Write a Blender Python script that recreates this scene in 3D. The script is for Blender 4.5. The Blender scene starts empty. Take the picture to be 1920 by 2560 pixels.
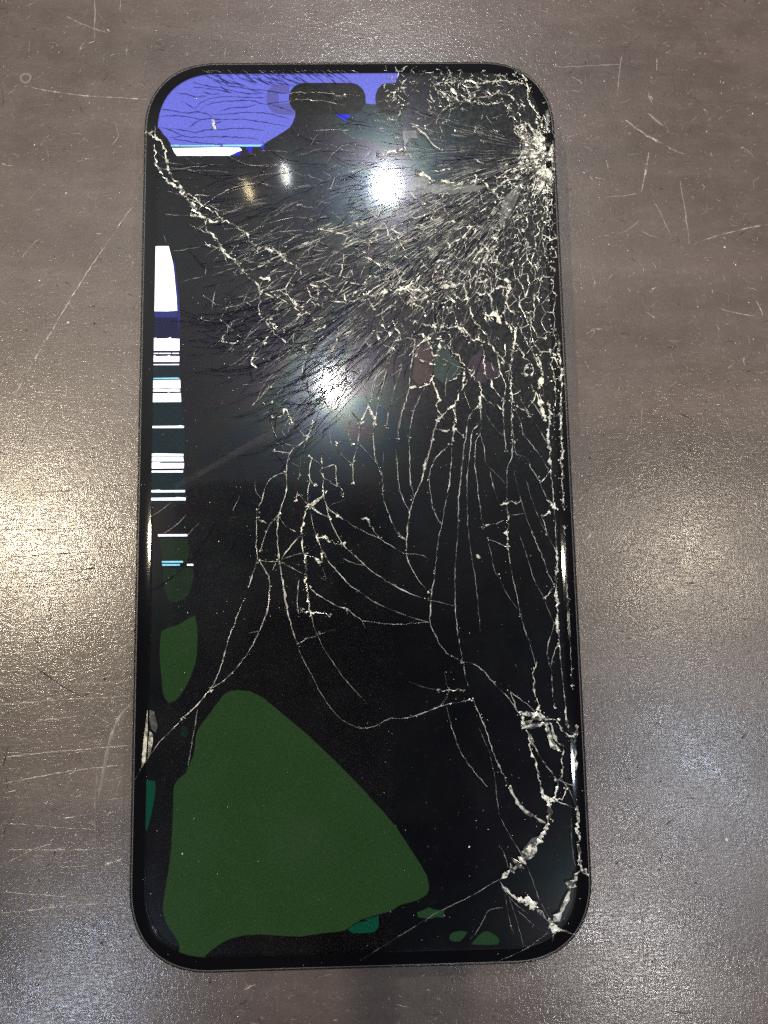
import bpy, math, random
from mathutils import Vector, Matrix
from mathutils.geometry import delaunay_2d_cdt
R = math.radians
scene = bpy.context.scene
col = scene.collection
rnd = random.Random(7)

# ------------------------------------------------------------------ camera
MM = 0.001
W2, H2 = 35.75, 74.8                 # half width and half height of the phone, mm
RAD = 13.0                           # corner radius, mm
GZ = 8.25                            # height of the glass above the table, mm
FOC = 1768.8                         # focal length in photo pixels (1920 x 2560)
def _rot(a, b, c):
    Rx = Matrix(((1,0,0),(0,math.cos(a),-math.sin(a)),(0,math.sin(a),math.cos(a))))
    Ry = Matrix(((math.cos(b),0,math.sin(b)),(0,1,0),(-math.sin(b),0,math.cos(b))))
    Rz = Matrix(((math.cos(c),-math.sin(c),0),(math.sin(c),math.cos(c),0),(0,0,1)))
    return Rz @ Ry @ Rx
D3 = Matrix(((1,0,0),(0,-1,0),(0,0,-1)))
CR = (D3 @ _rot(-0.1118, -0.0198, -0.0173) @ D3).transposed()
CT = D3 @ Vector((-4.5968, -4.8198, 115.392))
CL = -(CR @ CT) + Vector((0, 0, GZ))  # camera place, mm
cam_data = bpy.data.cameras.new('camera')
cam = bpy.data.objects.new('camera', cam_data)
col.objects.link(cam)
cam.matrix_world = Matrix.Translation(CL * MM) @ CR.to_4x4()
cam_data.sensor_fit = 'VERTICAL'
cam_data.sensor_height = 36.0
cam_data.sensor_width = 27.0
cam_data.lens = FOC / 2560 * 36.0
cam_data.clip_start = 0.002
cam_data.clip_end = 50
scene.camera = cam

def at(px, py, z=GZ):
    """photo pixel -> point of the horizontal plane z (mm)"""
    d = CR @ Vector(((px - 960) / FOC, -(py - 1280) / FOC, -1.0))
    k = (z - CL.z) / d.z
    return CL + d * k

# ------------------------------------------------------------------ room light
world = bpy.data.worlds.new('World'); scene.world = world
world.use_nodes = True
nt = world.node_tree; nt.nodes.clear()
def N(nt, t, **kw):
    n = nt.nodes.new(t)
    for k, v in kw.items():
        if k in n.inputs: n.inputs[k].default_value = v
        else: setattr(n, k, v)
    return n
def Lk(nt, a, b): nt.links.new(a, b)
def ramp(nt, fac, stops):
    r = nt.nodes.new('ShaderNodeValToRGB')
    while len(r.color_ramp.elements) > 1: r.color_ramp.elements.remove(r.color_ramp.elements[0])
    r.color_ramp.elements[0].position = stops[0][0]; r.color_ramp.elements[0].color = (*stops[0][1], 1)
    for p, c in stops[1:]:
        e = r.color_ramp.elements.new(p); e.color = (*c, 1)
    Lk(nt, fac, r.inputs[0]); return r.outputs[0]
def math_n(nt, op, a, b=None, clamp=False):
    m = nt.nodes.new('ShaderNodeMath'); m.operation = op; m.use_clamp = clamp
    for i, v in enumerate((a, b)):
        if v is None: continue
        if isinstance(v, (int, float)): m.inputs[i].default_value = v
        else: Lk(nt, v, m.inputs[i])
    return m.outputs[0]
def mixc(nt, fac, a, b, mode='MIX'):
    m = nt.nodes.new('ShaderNodeMix'); m.data_type = 'RGBA'; m.blend_type = mode
    for s, v in ((0, fac), (6, a), (7, b)):
        if isinstance(v, (int, float)): m.inputs[s].default_value = v
        elif isinstance(v, tuple): m.inputs[s].default_value = (*v, 1)
        else: Lk(nt, v, m.inputs[s])
    return m.outputs[2]
tc = N(nt, 'ShaderNodeTexCoord')
sp = N(nt, 'ShaderNodeSeparateXYZ'); Lk(nt, tc.outputs['Generated'], sp.inputs[0])
# the bright shop ceiling and wall ahead, the dark side where the photographer stands
yy = N(nt, 'ShaderNodeMapRange'); yy.interpolation_type = 'SMOOTHSTEP'
Lk(nt, sp.outputs[1], yy.inputs[0])
yy.inputs[1].default_value = -0.08; yy.inputs[2].default_value = 0.44
y2 = N(nt, 'ShaderNodeMapRange'); y2.interpolation_type = 'SMOOTHSTEP'
Lk(nt, sp.outputs[1], y2.inputs[0])
y2.inputs[1].default_value = 0.44; y2.inputs[2].default_value = 0.68
y2.inputs[3].default_value = 1.0; y2.inputs[4].default_value = 0.25
xx = N(nt, 'ShaderNodeMapRange'); xx.interpolation_type = 'SMOOTHSTEP'
Lk(nt, sp.outputs[0], xx.inputs[0])
xx.inputs[1].default_value = -0.25; xx.inputs[2].default_value = 0.45
xx.inputs[3].default_value = 1.0; xx.inputs[4].default_value = 0.55
wn = N(nt, 'ShaderNodeTexNoise', Scale=2.2, Detail=2.0); Lk(nt, tc.outputs['Generated'], wn.inputs['Vector'])
k1 = math_n(nt, 'MULTIPLY', math_n(nt, 'MULTIPLY', yy.outputs[0], y2.outputs[0]), xx.outputs[0])
k2 = math_n(nt, 'MULTIPLY', k1, math_n(nt, 'ADD', wn.outputs['Fac'], 0.5))
ceil = mixc(nt, k2, (0.03, 0.033, 0.045), (0.74, 0.72, 0.72))
bg = N(nt, 'ShaderNodeBackground', Strength=1.0)
Lk(nt, ceil, bg.inputs[0])
wo = N(nt, 'ShaderNodeOutputWorld'); Lk(nt, bg.outputs[0], wo.inputs[0])

def lamp(name, px, py, z, rad, power, color, height=1400, tall=1.0):
    """a ceiling lamp placed where its mirror image stands in the photograph"""
    P = at(px, py, z); d = (P - CL); d.z = -d.z; d.normalize()
    L = P + d * ((height - P.z) / d.z)
    ld = bpy.data.lights.new(name, 'AREA'); ld.shape = 'ELLIPSE'; ld.size = rad * 2 * MM; ld.size_y = rad * 2 * MM * tall
    ld.energy = power; ld.color = color
    o = bpy.data.objects.new(name, ld); col.objects.link(o)
    o.location = L * MM
    o.rotation_euler = (P - L).to_track_quat('-Z', 'Y').to_euler()
    return o
LP = 1.0
lamp('ceiling_lamp', 966, 465, GZ, 18, 7.5*LP, (0.93, 0.97, 1.0), tall=1.25)
lamp('ceiling_lamp', 831, 965, GZ, 18, 7.0*LP, (1.0, 0.95, 0.87), tall=1.6)
lamp('ceiling_lamp', 80, 1350, 0, 34, 12.5*LP, (1.0, 0.87, 0.64))
lamp('ceiling_lamp', 1715, 1400, 0, 28, 4.0*LP, (1.0, 0.88, 0.68))
lamp('ceiling_lamp', 1750, 1930, 0, 22, 2.9*LP, (0.70, 0.83, 1.0))
lamp('ceiling_lamp', 1575, 2350, 0, 22, 3.4*LP, (0.95, 0.93, 0.92))
lamp('ceiling_lamp', 190, 2500, 0, 20, 3.2*LP, (0.62, 0.78, 1.0))
lamp('wall_lamp', 714, 436, GZ, 7, 0.10*LP, (0.9, 0.95, 1.0), tall=3.2)
lamp('wall_lamp', 622, 478, GZ, 5, 0.05*LP, (1.0, 0.8, 0.45), tall=4.0)

vs = scene.view_settings
vs.view_transform = 'Standard'; vs.look = 'None'; vs.exposure = 0.0; vs.gamma = 1.0
scene.cycles.use_denoising = False
scene.cycles.use_light_tree = False
scene.cycles.max_bounces = 6
scene.cycles.transparent_max_bounces = 12
scene.cycles.sample_clamp_indirect = 4
# ------------------------------------------------------------------ materials
def mat(name):
    m = bpy.data.materials.new(name); m.use_nodes = True
    t = m.node_tree; t.nodes.clear()
    o = t.nodes.new('ShaderNodeOutputMaterial')
    return m, t, o
def principled(name, color, rough, spec=0.5, metal=0.0, coat=0.0):
    m, t, o = mat(name)
    b = N(t, 'ShaderNodeBsdfPrincipled', Roughness=rough, Metallic=metal)
    b.inputs['Base Color'].default_value = (*color, 1)
    b.inputs['Specular IOR Level'].default_value = spec
    b.inputs['Coat Weight'].default_value = coat
    Lk(t, b.outputs[0], o.inputs[0]); return m, t, b
def noise(t, vec, scale, detail=3, rough=0.5, dist=0.0):
    n = N(t, 'ShaderNodeTexNoise', Scale=scale, Detail=detail, Roughness=rough, Distortion=dist)
    Lk(t, vec, n.inputs['Vector']); return n.outputs['Fac']
def mapping(t, scale=(1,1,1), rot=(0,0,0), loc=(0,0,0)):
    c = N(t, 'ShaderNodeTexCoord'); m = N(t, 'ShaderNodeMapping')
    m.inputs['Scale'].default_value = scale; m.inputs['Rotation'].default_value = rot
    m.inputs['Location'].default_value = loc
    Lk(t, c.outputs['Object'], m.inputs[0]); return m.outputs[0]
def mrange(t, v, a, b, c, d, smooth=False):
    n = N(t, 'ShaderNodeMapRange')
    if smooth: n.interpolation_type = 'SMOOTHSTEP'
    Lk(t, v, n.inputs[0])
    for i, q in enumerate((a, b, c, d)): n.inputs[i+1].default_value = q
    return n.outputs[0]

# worn brown laminate
M_table, t, b = principled('worn_brown_laminate', (0.08, 0.065, 0.058), 0.45, 0.42)
v = mapping(t)
vh = mapping(t, (0.34, 1, 1), (0, 0, R(7)))
vd = mapping(t, (1, 0.5, 1), (0, 0, R(38)))
big = noise(t, v, 18, 3)
mid = noise(t, v, 130, 4, 0.6)
fine = noise(t, v, 2600, 3, 0.7)
streak = noise(t, vh, 2300, 3, 0.6, 1.2)
vst = noise(t, vd, 1900, 2, 0.5, 1.2)
dust = noise(t, vh, 520, 5, 0.8)
c1 = mixc(t, mrange(t, big, .35, .65, 0, 1), (0.078, 0.052, 0.044), (0.106, 0.078, 0.068))
c2 = mixc(t, mrange(t, mid, .4, .75, 0, .6), c1, (0.118, 0.088, 0.076))
c3 = mixc(t, mrange(t, dust, .50, .74, 0, .5), c2, (0.155, 0.130, 0.116))
c4 = mixc(t, mrange(t, fine,   .50, .68, 0, .22), c3, (0.18, 0.16, 0.145))
c5 = mixc(t, mrange(t, streak, .34, .46, .25, 0), c4, (0.035, 0.026, 0.023))
band = noise(t, mapping(t, (0.12, 1, 1), (0, 0, R(1.5))), 70, 3, .6)
c6 = mixc(t, mrange(t, band, .38, .62, .38, 0), c5, (0.030, 0.019, 0.015))
Lk(t, c6, b.inputs['Base Color'])
Lk(t, mrange(t, mid, .3, .7, .36, .46), b.inputs['Roughness'])
b.inputs['Coat Weight'].default_value = 0.62
b.inputs['Coat IOR'].default_value = 1.5
Lk(t, math_n(t, 'ADD', mrange(t, mid, .35, .65, .15, .21), mrange(t, big, .35, .65, -.03, .03)), b.inputs['Coat Roughness'])
hgt = math_n(t, 'ADD', math_n(t, 'MULTIPLY', streak, 1.0), math_n(t, 'MULTIPLY', vst, 0.8))
hgt = math_n(t, 'ADD', hgt, math_n(t, 'MULTIPLY', mid, 0.9))
bp = N(t, 'ShaderNodeBump', Strength=0.46, Distance=0.00006)
Lk(t, hgt, bp.inputs['Height']); Lk(t, bp.outputs[0], b.inputs['Normal']); Lk(t, bp.outputs[0], b.inputs['Coat Normal'])

M_scr_l, t, b = principled('scratch_pale', (0.42, 0.38, 0.34), 0.35, 0.6)
v = mapping(t); Lk(t, mixc(t, mrange(t, noise(t, v, 900, 2), .4, .6, 0, 1), (0.13, 0.11, 0.10), (0.38, 0.34, 0.30)), b.inputs['Base Color'])
M_scr_f, t, b = principled('scratch_faint', (0.2, 0.175, 0.16), 0.4, 0.5)
M_scr_d, t, b = principled('scratch_dark', (0.02, 0.016, 0.015), 0.6, 0.3)
M_dust, t, b = principled('dust_speck', (0.7, 0.67, 0.62), 0.6, 0.4)
M_water, t, b = principled('dried_ring', (0.17, 0.155, 0.14), 0.5, 0.4)

M_frame, t, b = principled('black_titanium', (0.006, 0.0055, 0.006), 0.30, 0.5, 0.0)
M_lip, t, b = principled('lip_highlight', (0.11, 0.105, 0.10), 0.35, 0.5)  # highlight along the chamfer put into a paler grey
M_black, t, b = principled('black_border_glass', (0.003, 0.003, 0.004), 0.045, 0.5)
M_hole, t, b = principled('hole_black', (0.002, 0.002, 0.002), 0.7, 0.1)
M_pill, t, b = principled('sensor_black', (0.001, 0.001, 0.001), 0.4, 0.05)

# dead display under the glass: black, with the coloured sheen of a pixel grid
M_panel, t, b = principled('dead_display', (0.003, 0.003, 0.0045), 0.18, 0.11)
v = mapping(t, (1, 0.8, 1), (0, 0, R(35)))
n1 = noise(t, v, 70, 1, 0.4, 1.2)
tint = ramp(t, n1, [(0.25, (0.4, 0.42, 0.85)), (0.40, (0.25, 0.55, 0.95)), (0.48, (0.4, 0.75, 0.72)),
                    (0.56, (0.6, 0.52, 0.75)), (0.66, (0.4, 0.4, 0.75)), (0.78, (0.7, 0.5, 0.42))])
Lk(t, tint, b.inputs['Specular Tint'])
b.inputs['Metallic'].default_value = 0.0

# broken cover glass: thin reflecting sheet
def glass_mat(name, haze, tilt):
    m, t, o = mat(name)
    v = mapping(t)
    fr = N(t, 'ShaderNodeFresnel', IOR=1.52)
    tr = N(t, 'ShaderNodeBsdfTransparent'); tr.inputs[0].default_value = (0.96, 0.97, 0.97, 1)
    g1 = N(t, 'ShaderNodeBsdfGlossy', Roughness=0.05)
    g2 = N(t, 'ShaderNodeBsdfGlossy', Roughness=0.17)
    bp = N(t, 'ShaderNodeBump', Strength=0.25, Distance=tilt)
    h = noise(t, v, 260, 2, 0.5)
    Lk(t, h, bp.inputs['Height'])
    if tilt > 0.00001: Lk(t, bp.outputs[0], g1.inputs['Normal'])
    mg = N(t, 'ShaderNodeMixShader'); mg.inputs[0].default_value = haze
    Lk(t, g1.outputs[0], mg.inputs[1]); Lk(t, g2.outputs[0], mg.inputs[2])
    ms = N(t, 'ShaderNodeMixShader')
    Lk(t, fr.outputs[0], ms.inputs[0]); Lk(t, tr.outputs[0], ms.inputs[1]); Lk(t, mg.outputs[0], ms.inputs[2])
    # faint film of dust and glass powder
    df = N(t, 'ShaderNodeBsdfDiffuse'); df.inputs[0].default_value = (0.75, 0.76, 0.75, 1)
    md = N(t, 'ShaderNodeMixShader')
    dn = noise(t, v, 900, 4, 0.7); dl = noise(t, v, 75, 5, 0.62, 0.4)
    # glass powder lies thickest round the point of impact
    vd_ = N(t, 'ShaderNodeVectorMath', operation='DISTANCE'); Lk(t, v, vd_.inputs[0]); vd_.inputs[1].default_value = (0.022, 0.045, GZ*MM)
    pw = mrange(t, vd_.outputs['Value'], .006, .056, 1.0, 0.0, True)
    dd = math_n(t, 'ADD', mrange(t, noise(t, v, 1600, 3, .7), .42, .68, .3, 2.2), 0)
    am = math_n(t, 'ADD', math_n(t, 'MULTIPLY', mrange(t, dn, .6, .8, 0.0, .015), 1.0), math_n(t, 'MULTIPLY', pw, math_n(t, 'MULTIPLY', dd, .020)))
    am = math_n(t, 'ADD', am, mrange(t, dl, .40, .75, 0.001, .007))
    Lk(t, am, md.inputs[0]); Lk(t, ms.outputs[0], md.inputs[1]); Lk(t, df.outputs[0], md.inputs[2])
    Lk(t, md.outputs[0], o.inputs[0]); return m
M_glass = glass_mat('cracked_glass', 0.10, 0.000005)
M_glass2 = glass_mat('crushed_glass', 0.25, 0.00002)

def crack_mat(name, lo, hi, scale, alpha=1.0, rough=0.3, spec=0.9):
    m, t, o = mat(name)
    v = mapping(t)
    b = N(t, 'ShaderNodeBsdfPrincipled', Roughness=rough)
    Lk(t, mixc(t, mrange(t, noise(t, v, scale, 3, 0.7), .44, .57, 0, 1), lo, hi), b.inputs['Base Color'])
    b.inputs['Specular IOR Level'].default_value = spec
    if alpha < 1:
        tr = N(t, 'ShaderNodeBsdfTransparent'); ms = N(t, 'ShaderNodeMixShader')
        ms.inputs[0].default_value = alpha
        Lk(t, tr.outputs[0], ms.inputs[1]); Lk(t, b.outputs[0], ms.inputs[2]); Lk(t, ms.outputs[0], o.inputs[0])
    else: Lk(t, b.outputs[0], o.inputs[0])
    return m
M_cb = crack_mat('crushed_crack', (0.05, 0.05, 0.045), (0.90, 0.89, 0.78), 900, 1.0, 0.2)
M_cm = crack_mat('clean_crack', (0.03, 0.03, 0.03), (0.55, 0.54, 0.49), 420)
M_cf = crack_mat('hairline_crack', (0.03, 0.03, 0.03), (0.30, 0.30, 0.29), 500, 0.8)
M_cd = crack_mat('dark_fissure', (0.004, 0.004, 0.012), (0.012, 0.012, 0.03), 500, 0.78, 0.6, 0.05)
M_flake_glint = crack_mat('glass_flake_glint', (0.16, 0.16, 0.14), (0.95, 0.93, 0.74), 1300, 0.60)
M_veil = crack_mat('glass_veil', (0.2, 0.2, 0.19), (0.55, 0.56, 0.52), 900, 0.20)

def emit(name, c, k=1.0, noisy=0.0):
    m, t, o = mat(name)
    e = N(t, 'ShaderNodeEmission', Strength=k)
    if noisy:
        v = mapping(t)
        Lk(t, mixc(t, mrange(t, noise(t, v, 60, 3, 0.6), .3, .7, 0, noisy), c, tuple(x*0.72 for x in c)), e.inputs[0])
    else:
        v = mapping(t)
        Lk(t, mixc(t, mrange(t, noise(t, v, 35, 2, 0.5), .35, .65, 0, 1), c, tuple(x*0.9 for x in c)), e.inputs[0])
    Lk(t, math_n(t, 'MULTIPLY', mrange(t, noise(t, v, 3200, 2, 0.6), .3, .7, .80, 1.2), k), e.inputs[1])
    Lk(t, e.outputs[0], o.inputs[0]); return m
E_blue = emit('lit_violet_blue', (0.185, 0.20, 0.86), 1.0, 0.35)
E_ghost = emit('ghost_dim_violet', (0.13, 0.13, 0.48), 1.0)
E_deep = emit('lit_pure_blue', (0.02, 0.015, 0.85), 1.0)
E_white = emit('lit_white', (0.92, 0.93, 1.0), 2.6)
E_cyan = emit('lit_cyan', (0.30, 0.72, 0.95), 1.3)
E_teal = emit('lit_dark_teal', (0.006, 0.020, 0.028), 1.0, 0.6)
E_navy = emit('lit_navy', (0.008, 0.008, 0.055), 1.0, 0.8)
E_glare = emit('blue_glare', (0.03, 0.035, 0.24), 1.0, 0.6)
E_green = emit('lit_dark_green', (0.0180, 0.0480, 0.0140), 1.0, 0.35)
E_green2 = emit('lit_faint_green', (0.013, 0.026, 0.014), 1.0)
E_sea = emit('lit_sea_green', (0.001, 0.055, 0.030), 1.0, 0.5)
E_leaf = emit('lit_small_green', (0.016, 0.048, 0.018), 1.0)

M_slab = principled('grey_phone_back', (0.42, 0.42, 0.43), 0.35, 0.5)[0]
M_ring = principled('lens_ring', (0.75, 0.72, 0.66), 0.25, 0.5, 1.0)[0]
M_lens = principled('lens_glass', (0.004, 0.004, 0.006), 0.05, 0.6)[0]

M_flare = crack_mat('lamp_flare', (0.2, 0.17, 0.13), (0.5, 0.43, 0.33), 300, 0.012, 0.5)  # lamp flare laid on the glass as a faint tinted strip
# ------------------------------------------------------------------ helpers
def obj(name, verts, faces, m, parent=None, smooth=False):
    me = bpy.data.meshes.new(name)
    me.from_pydata([tuple(c * MM for c in v) for v in verts], [], faces)
    me.materials.append(m)
    if smooth:
        for p in me.polygons: p.use_smooth = True
    me.update()
    o = bpy.data.objects.new(name, me); col.objects.link(o)
    if parent is not None: o.parent = parent
    return o
def tag(o, label=None, cat=None, group=None, kind=None):
    if label: o['label'] = label
    if cat: o['category'] = cat
    if group: o['group'] = group
    if kind: o['kind'] = kind
    return o

def rr(d, n=14, w=W2, h=H2, r=RAD):
    """rounded rectangle inset by d, counter-clockwise"""
    r2 = max(r - d, 0.2); out = []
    for cx, cy, a0 in ((w-r, h-r, 0), (-w+r, h-r, 90), (-w+r, -h+r, 180), (w-r, -h+r, 270)):
        for k in range(n + 1):
            a = R(a0 + 90 * k / n)
            # slightly squarer than a circle, as a continuous-curvature corner is
            c, s = math.cos(a), math.sin(a)
            q = (abs(c)**2.3 + abs(s)**2.3) ** (-1/2.3)
            out.append((cx + r2*c*q, cy + r2*s*q))
    return out
def inset_of(x, y):
    """distance inside the outer outline"""
    ax, ay = abs(x) - (W2 - RAD), abs(y) - (H2 - RAD)
    if ax > 0 and ay > 0: return RAD - (ax**2.3 + ay**2.3) ** (1/2.3)
    return min(W2 - abs(x), H2 - abs(y))
FLAT = 2.62
def surf(x, y):
    d = inset_of(x, y)
    q = max(0.0, FLAT - d)
    return GZ - (0.075 * q + 0.022 * q * q)

def loft(name, prof, m, parent, cap_first=False, cap_last=False, n=14, smooth=True):
    verts, faces = [], []
    L = len(rr(0, n))
    for d, z in prof: verts += [(x, y, z) for x, y in rr(d, n)]
    for i in range(len(prof) - 1):
        for k in range(L):
            a, b_ = i*L + k, i*L + (k+1) % L
            faces.append((a, b_, b_ + L, a + L))
    if cap_first: faces.append(tuple(reversed(range(L))))
    if cap_last: faces.append(tuple((len(prof)-1)*L + k for k in range(L)))
    return obj(name, verts, faces, m, parent, smooth)

TILE = {'T1': (320,120,.3255), 'T2': (900,120,.3255), 'T3': (320,560,.3255), 'T4': (900,560,.3255),
        'T5': (320,1000,.3255), 'T6': (900,1000,.3617), 'T7': (320,1500,.3617), 'T8': (900,1500,.3617),
        'T9': (320,1900,.3617), 'T10': (900,1900,.3617), 'T11': (640,560,.3255), 'T12': (620,1000,.3255),
        'P': (0,0,1.0)}
def pts(tile, s):
    ox, oy, k = TILE[tile]
    v = [float(q) for q in s.replace(',', ' ').split()]
    return [(ox + v[i]*k, oy + v[i+1]*k) for i in range(0, len(v), 2)]

def smooth_line(p, step=9.0):
    """Catmull-Rom through the points, resampled (photo pixels)"""
    if len(p) < 2: return p
    out = []
    q = [p[0]] + list(p) + [p[-1]]
    for i in range(1, len(q) - 2):
        p0, p1, p2, p3 = q[i-1], q[i], q[i+1], q[i+2]
        n = max(1, int(math.dist(p1, p2) / step))
        for k in range(n):
            t = k / n
            out.append(tuple(0.5*((2*p1[j]) + (-p0[j]+p2[j])*t + (2*p0[j]-5*p1[j]+4*p2[j]-p3[j])*t*t
                             + (-p0[j]+3*p1[j]-3*p2[j]+p3[j])*t**3) for j in (0, 1)))
    out.append(p[-1]); return out

class Soup:
    def __init__(s): s.v, s.f = [], []
    def add(s, vs, fs):
        b = len(s.v); s.v += vs; s.f += [tuple(i + b for i in f) for f in fs]
def ribbon(soup, px, w, jit=0.8, bead=0.5, step=8.0, zoff=0.012, taper=True, flat=None, mm=False, rise=0.35):
    """a crack: a low ridge of broken glass following the photo-pixel line px; w in mm"""
    line = smooth_line(px, step)
    n = len(line)
    if n < 2: return
    P = []
    for i, (x, y) in enumerate(line):
        if 0 < i < n - 1 and jit: x += rnd.gauss(0, jit); y += rnd.gauss(0, jit)
        p = at(x, y, GZ if flat is None else flat)
        P.append(p)
    vs, fs = [], []
    for i, p in enumerate(P):
        a = P[max(i-1, 0)]; c = P[min(i+1, n-1)]
        t = Vector((c.x - a.x, c.y - a.y)); t = t.normalized() if t.length > 1e-6 else Vector((1, 0))
        nn = Vector((-t.y, t.x))
        ww = w * math.exp(rnd.gauss(0, bead)) * 0.5
        ww = min(ww, w * 1.7)
        if taper: ww *= min(1.0, 0.35 + min(i, n-1-i) / max(2.0, n * .2))
        off = rnd.gauss(0, .2) * ww
        for k, zz in ((-1, 0), (0, ww * rise * (0.5 + rnd.random())), (1, 0)):
            x = p.x + nn.x * (ww * k + off * (k == 0)); y = p.y + nn.y * (ww * k + off * (k == 0))
            z = (surf(x, y) if flat is None else flat) + zoff + zz
            vs.append((x, y, z))
        if i:
            b_ = 3 * (i - 1)
            fs += [(b_, b_+1, b_+4, b_+3), (b_+1, b_+2, b_+5, b_+4)]
    soup.add(vs, [tuple(reversed(f)) for f in fs])
def chip(soup, x, y, r, zoff=0.02, h=0.5, flat=None):
    """a splinter of glass, radius r mm, at photo pixel x, y"""
    p = at(x, y, GZ if flat is None else flat); n = rnd.choice((3, 4, 4, 5, 6)); a0 = rnd.random() * 6.28
    el = 0.5 + rnd.random() * 0.5; ro = rnd.random() * 3.14
    vs = []
    for k in range(n):
        a = a0 + 6.283 * k / n; q = r * (0.6 + 0.6 * rnd.random())
        u, v = math.cos(a) * q, math.sin(a) * q * el
        X = p.x + u * math.cos(ro) - v * math.sin(ro); Y = p.y + u * math.sin(ro) + v * math.cos(ro)
        vs.append((X, Y, (surf(X, Y) if flat is None else flat) + zoff))
    vs.append((p.x + rnd.gauss(0, r*.25), p.y + rnd.gauss(0, r*.25), vs[0][2] + r * h * rnd.random()))
    soup.add(vs, [(k, (k+1) % n, n) for k in range(n)])
def patch(name, tile_pts, z, m, parent, rounded=False):
    """a flat area of the display, outline in photo pixels"""
    pp = smooth_line(tile_pts + [tile_pts[0]], 10)[:-1] if rounded else tile_pts
    v2 = []
    for x, y in pp:
        p = at(x, y, z); q = Vector((p.x, p.y))
        if not v2 or (q - v2[-1]).length > 1e-4: v2.append(q)
    vo, eo, fo, _, _, _ = delaunay_2d_cdt(v2, [], [list(range(len(v2)))], 1, 1e-5)
    faces = []
    for f in fo:
        a, b_, c = (vo[i] for i in f[:3])
        if (b_-a).cross(c-a) < 0: f = list(reversed(f))
        faces.append(tuple(f))
    return obj(name, [(v.x, v.y, z) for v in vo], faces, m, parent)
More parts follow.
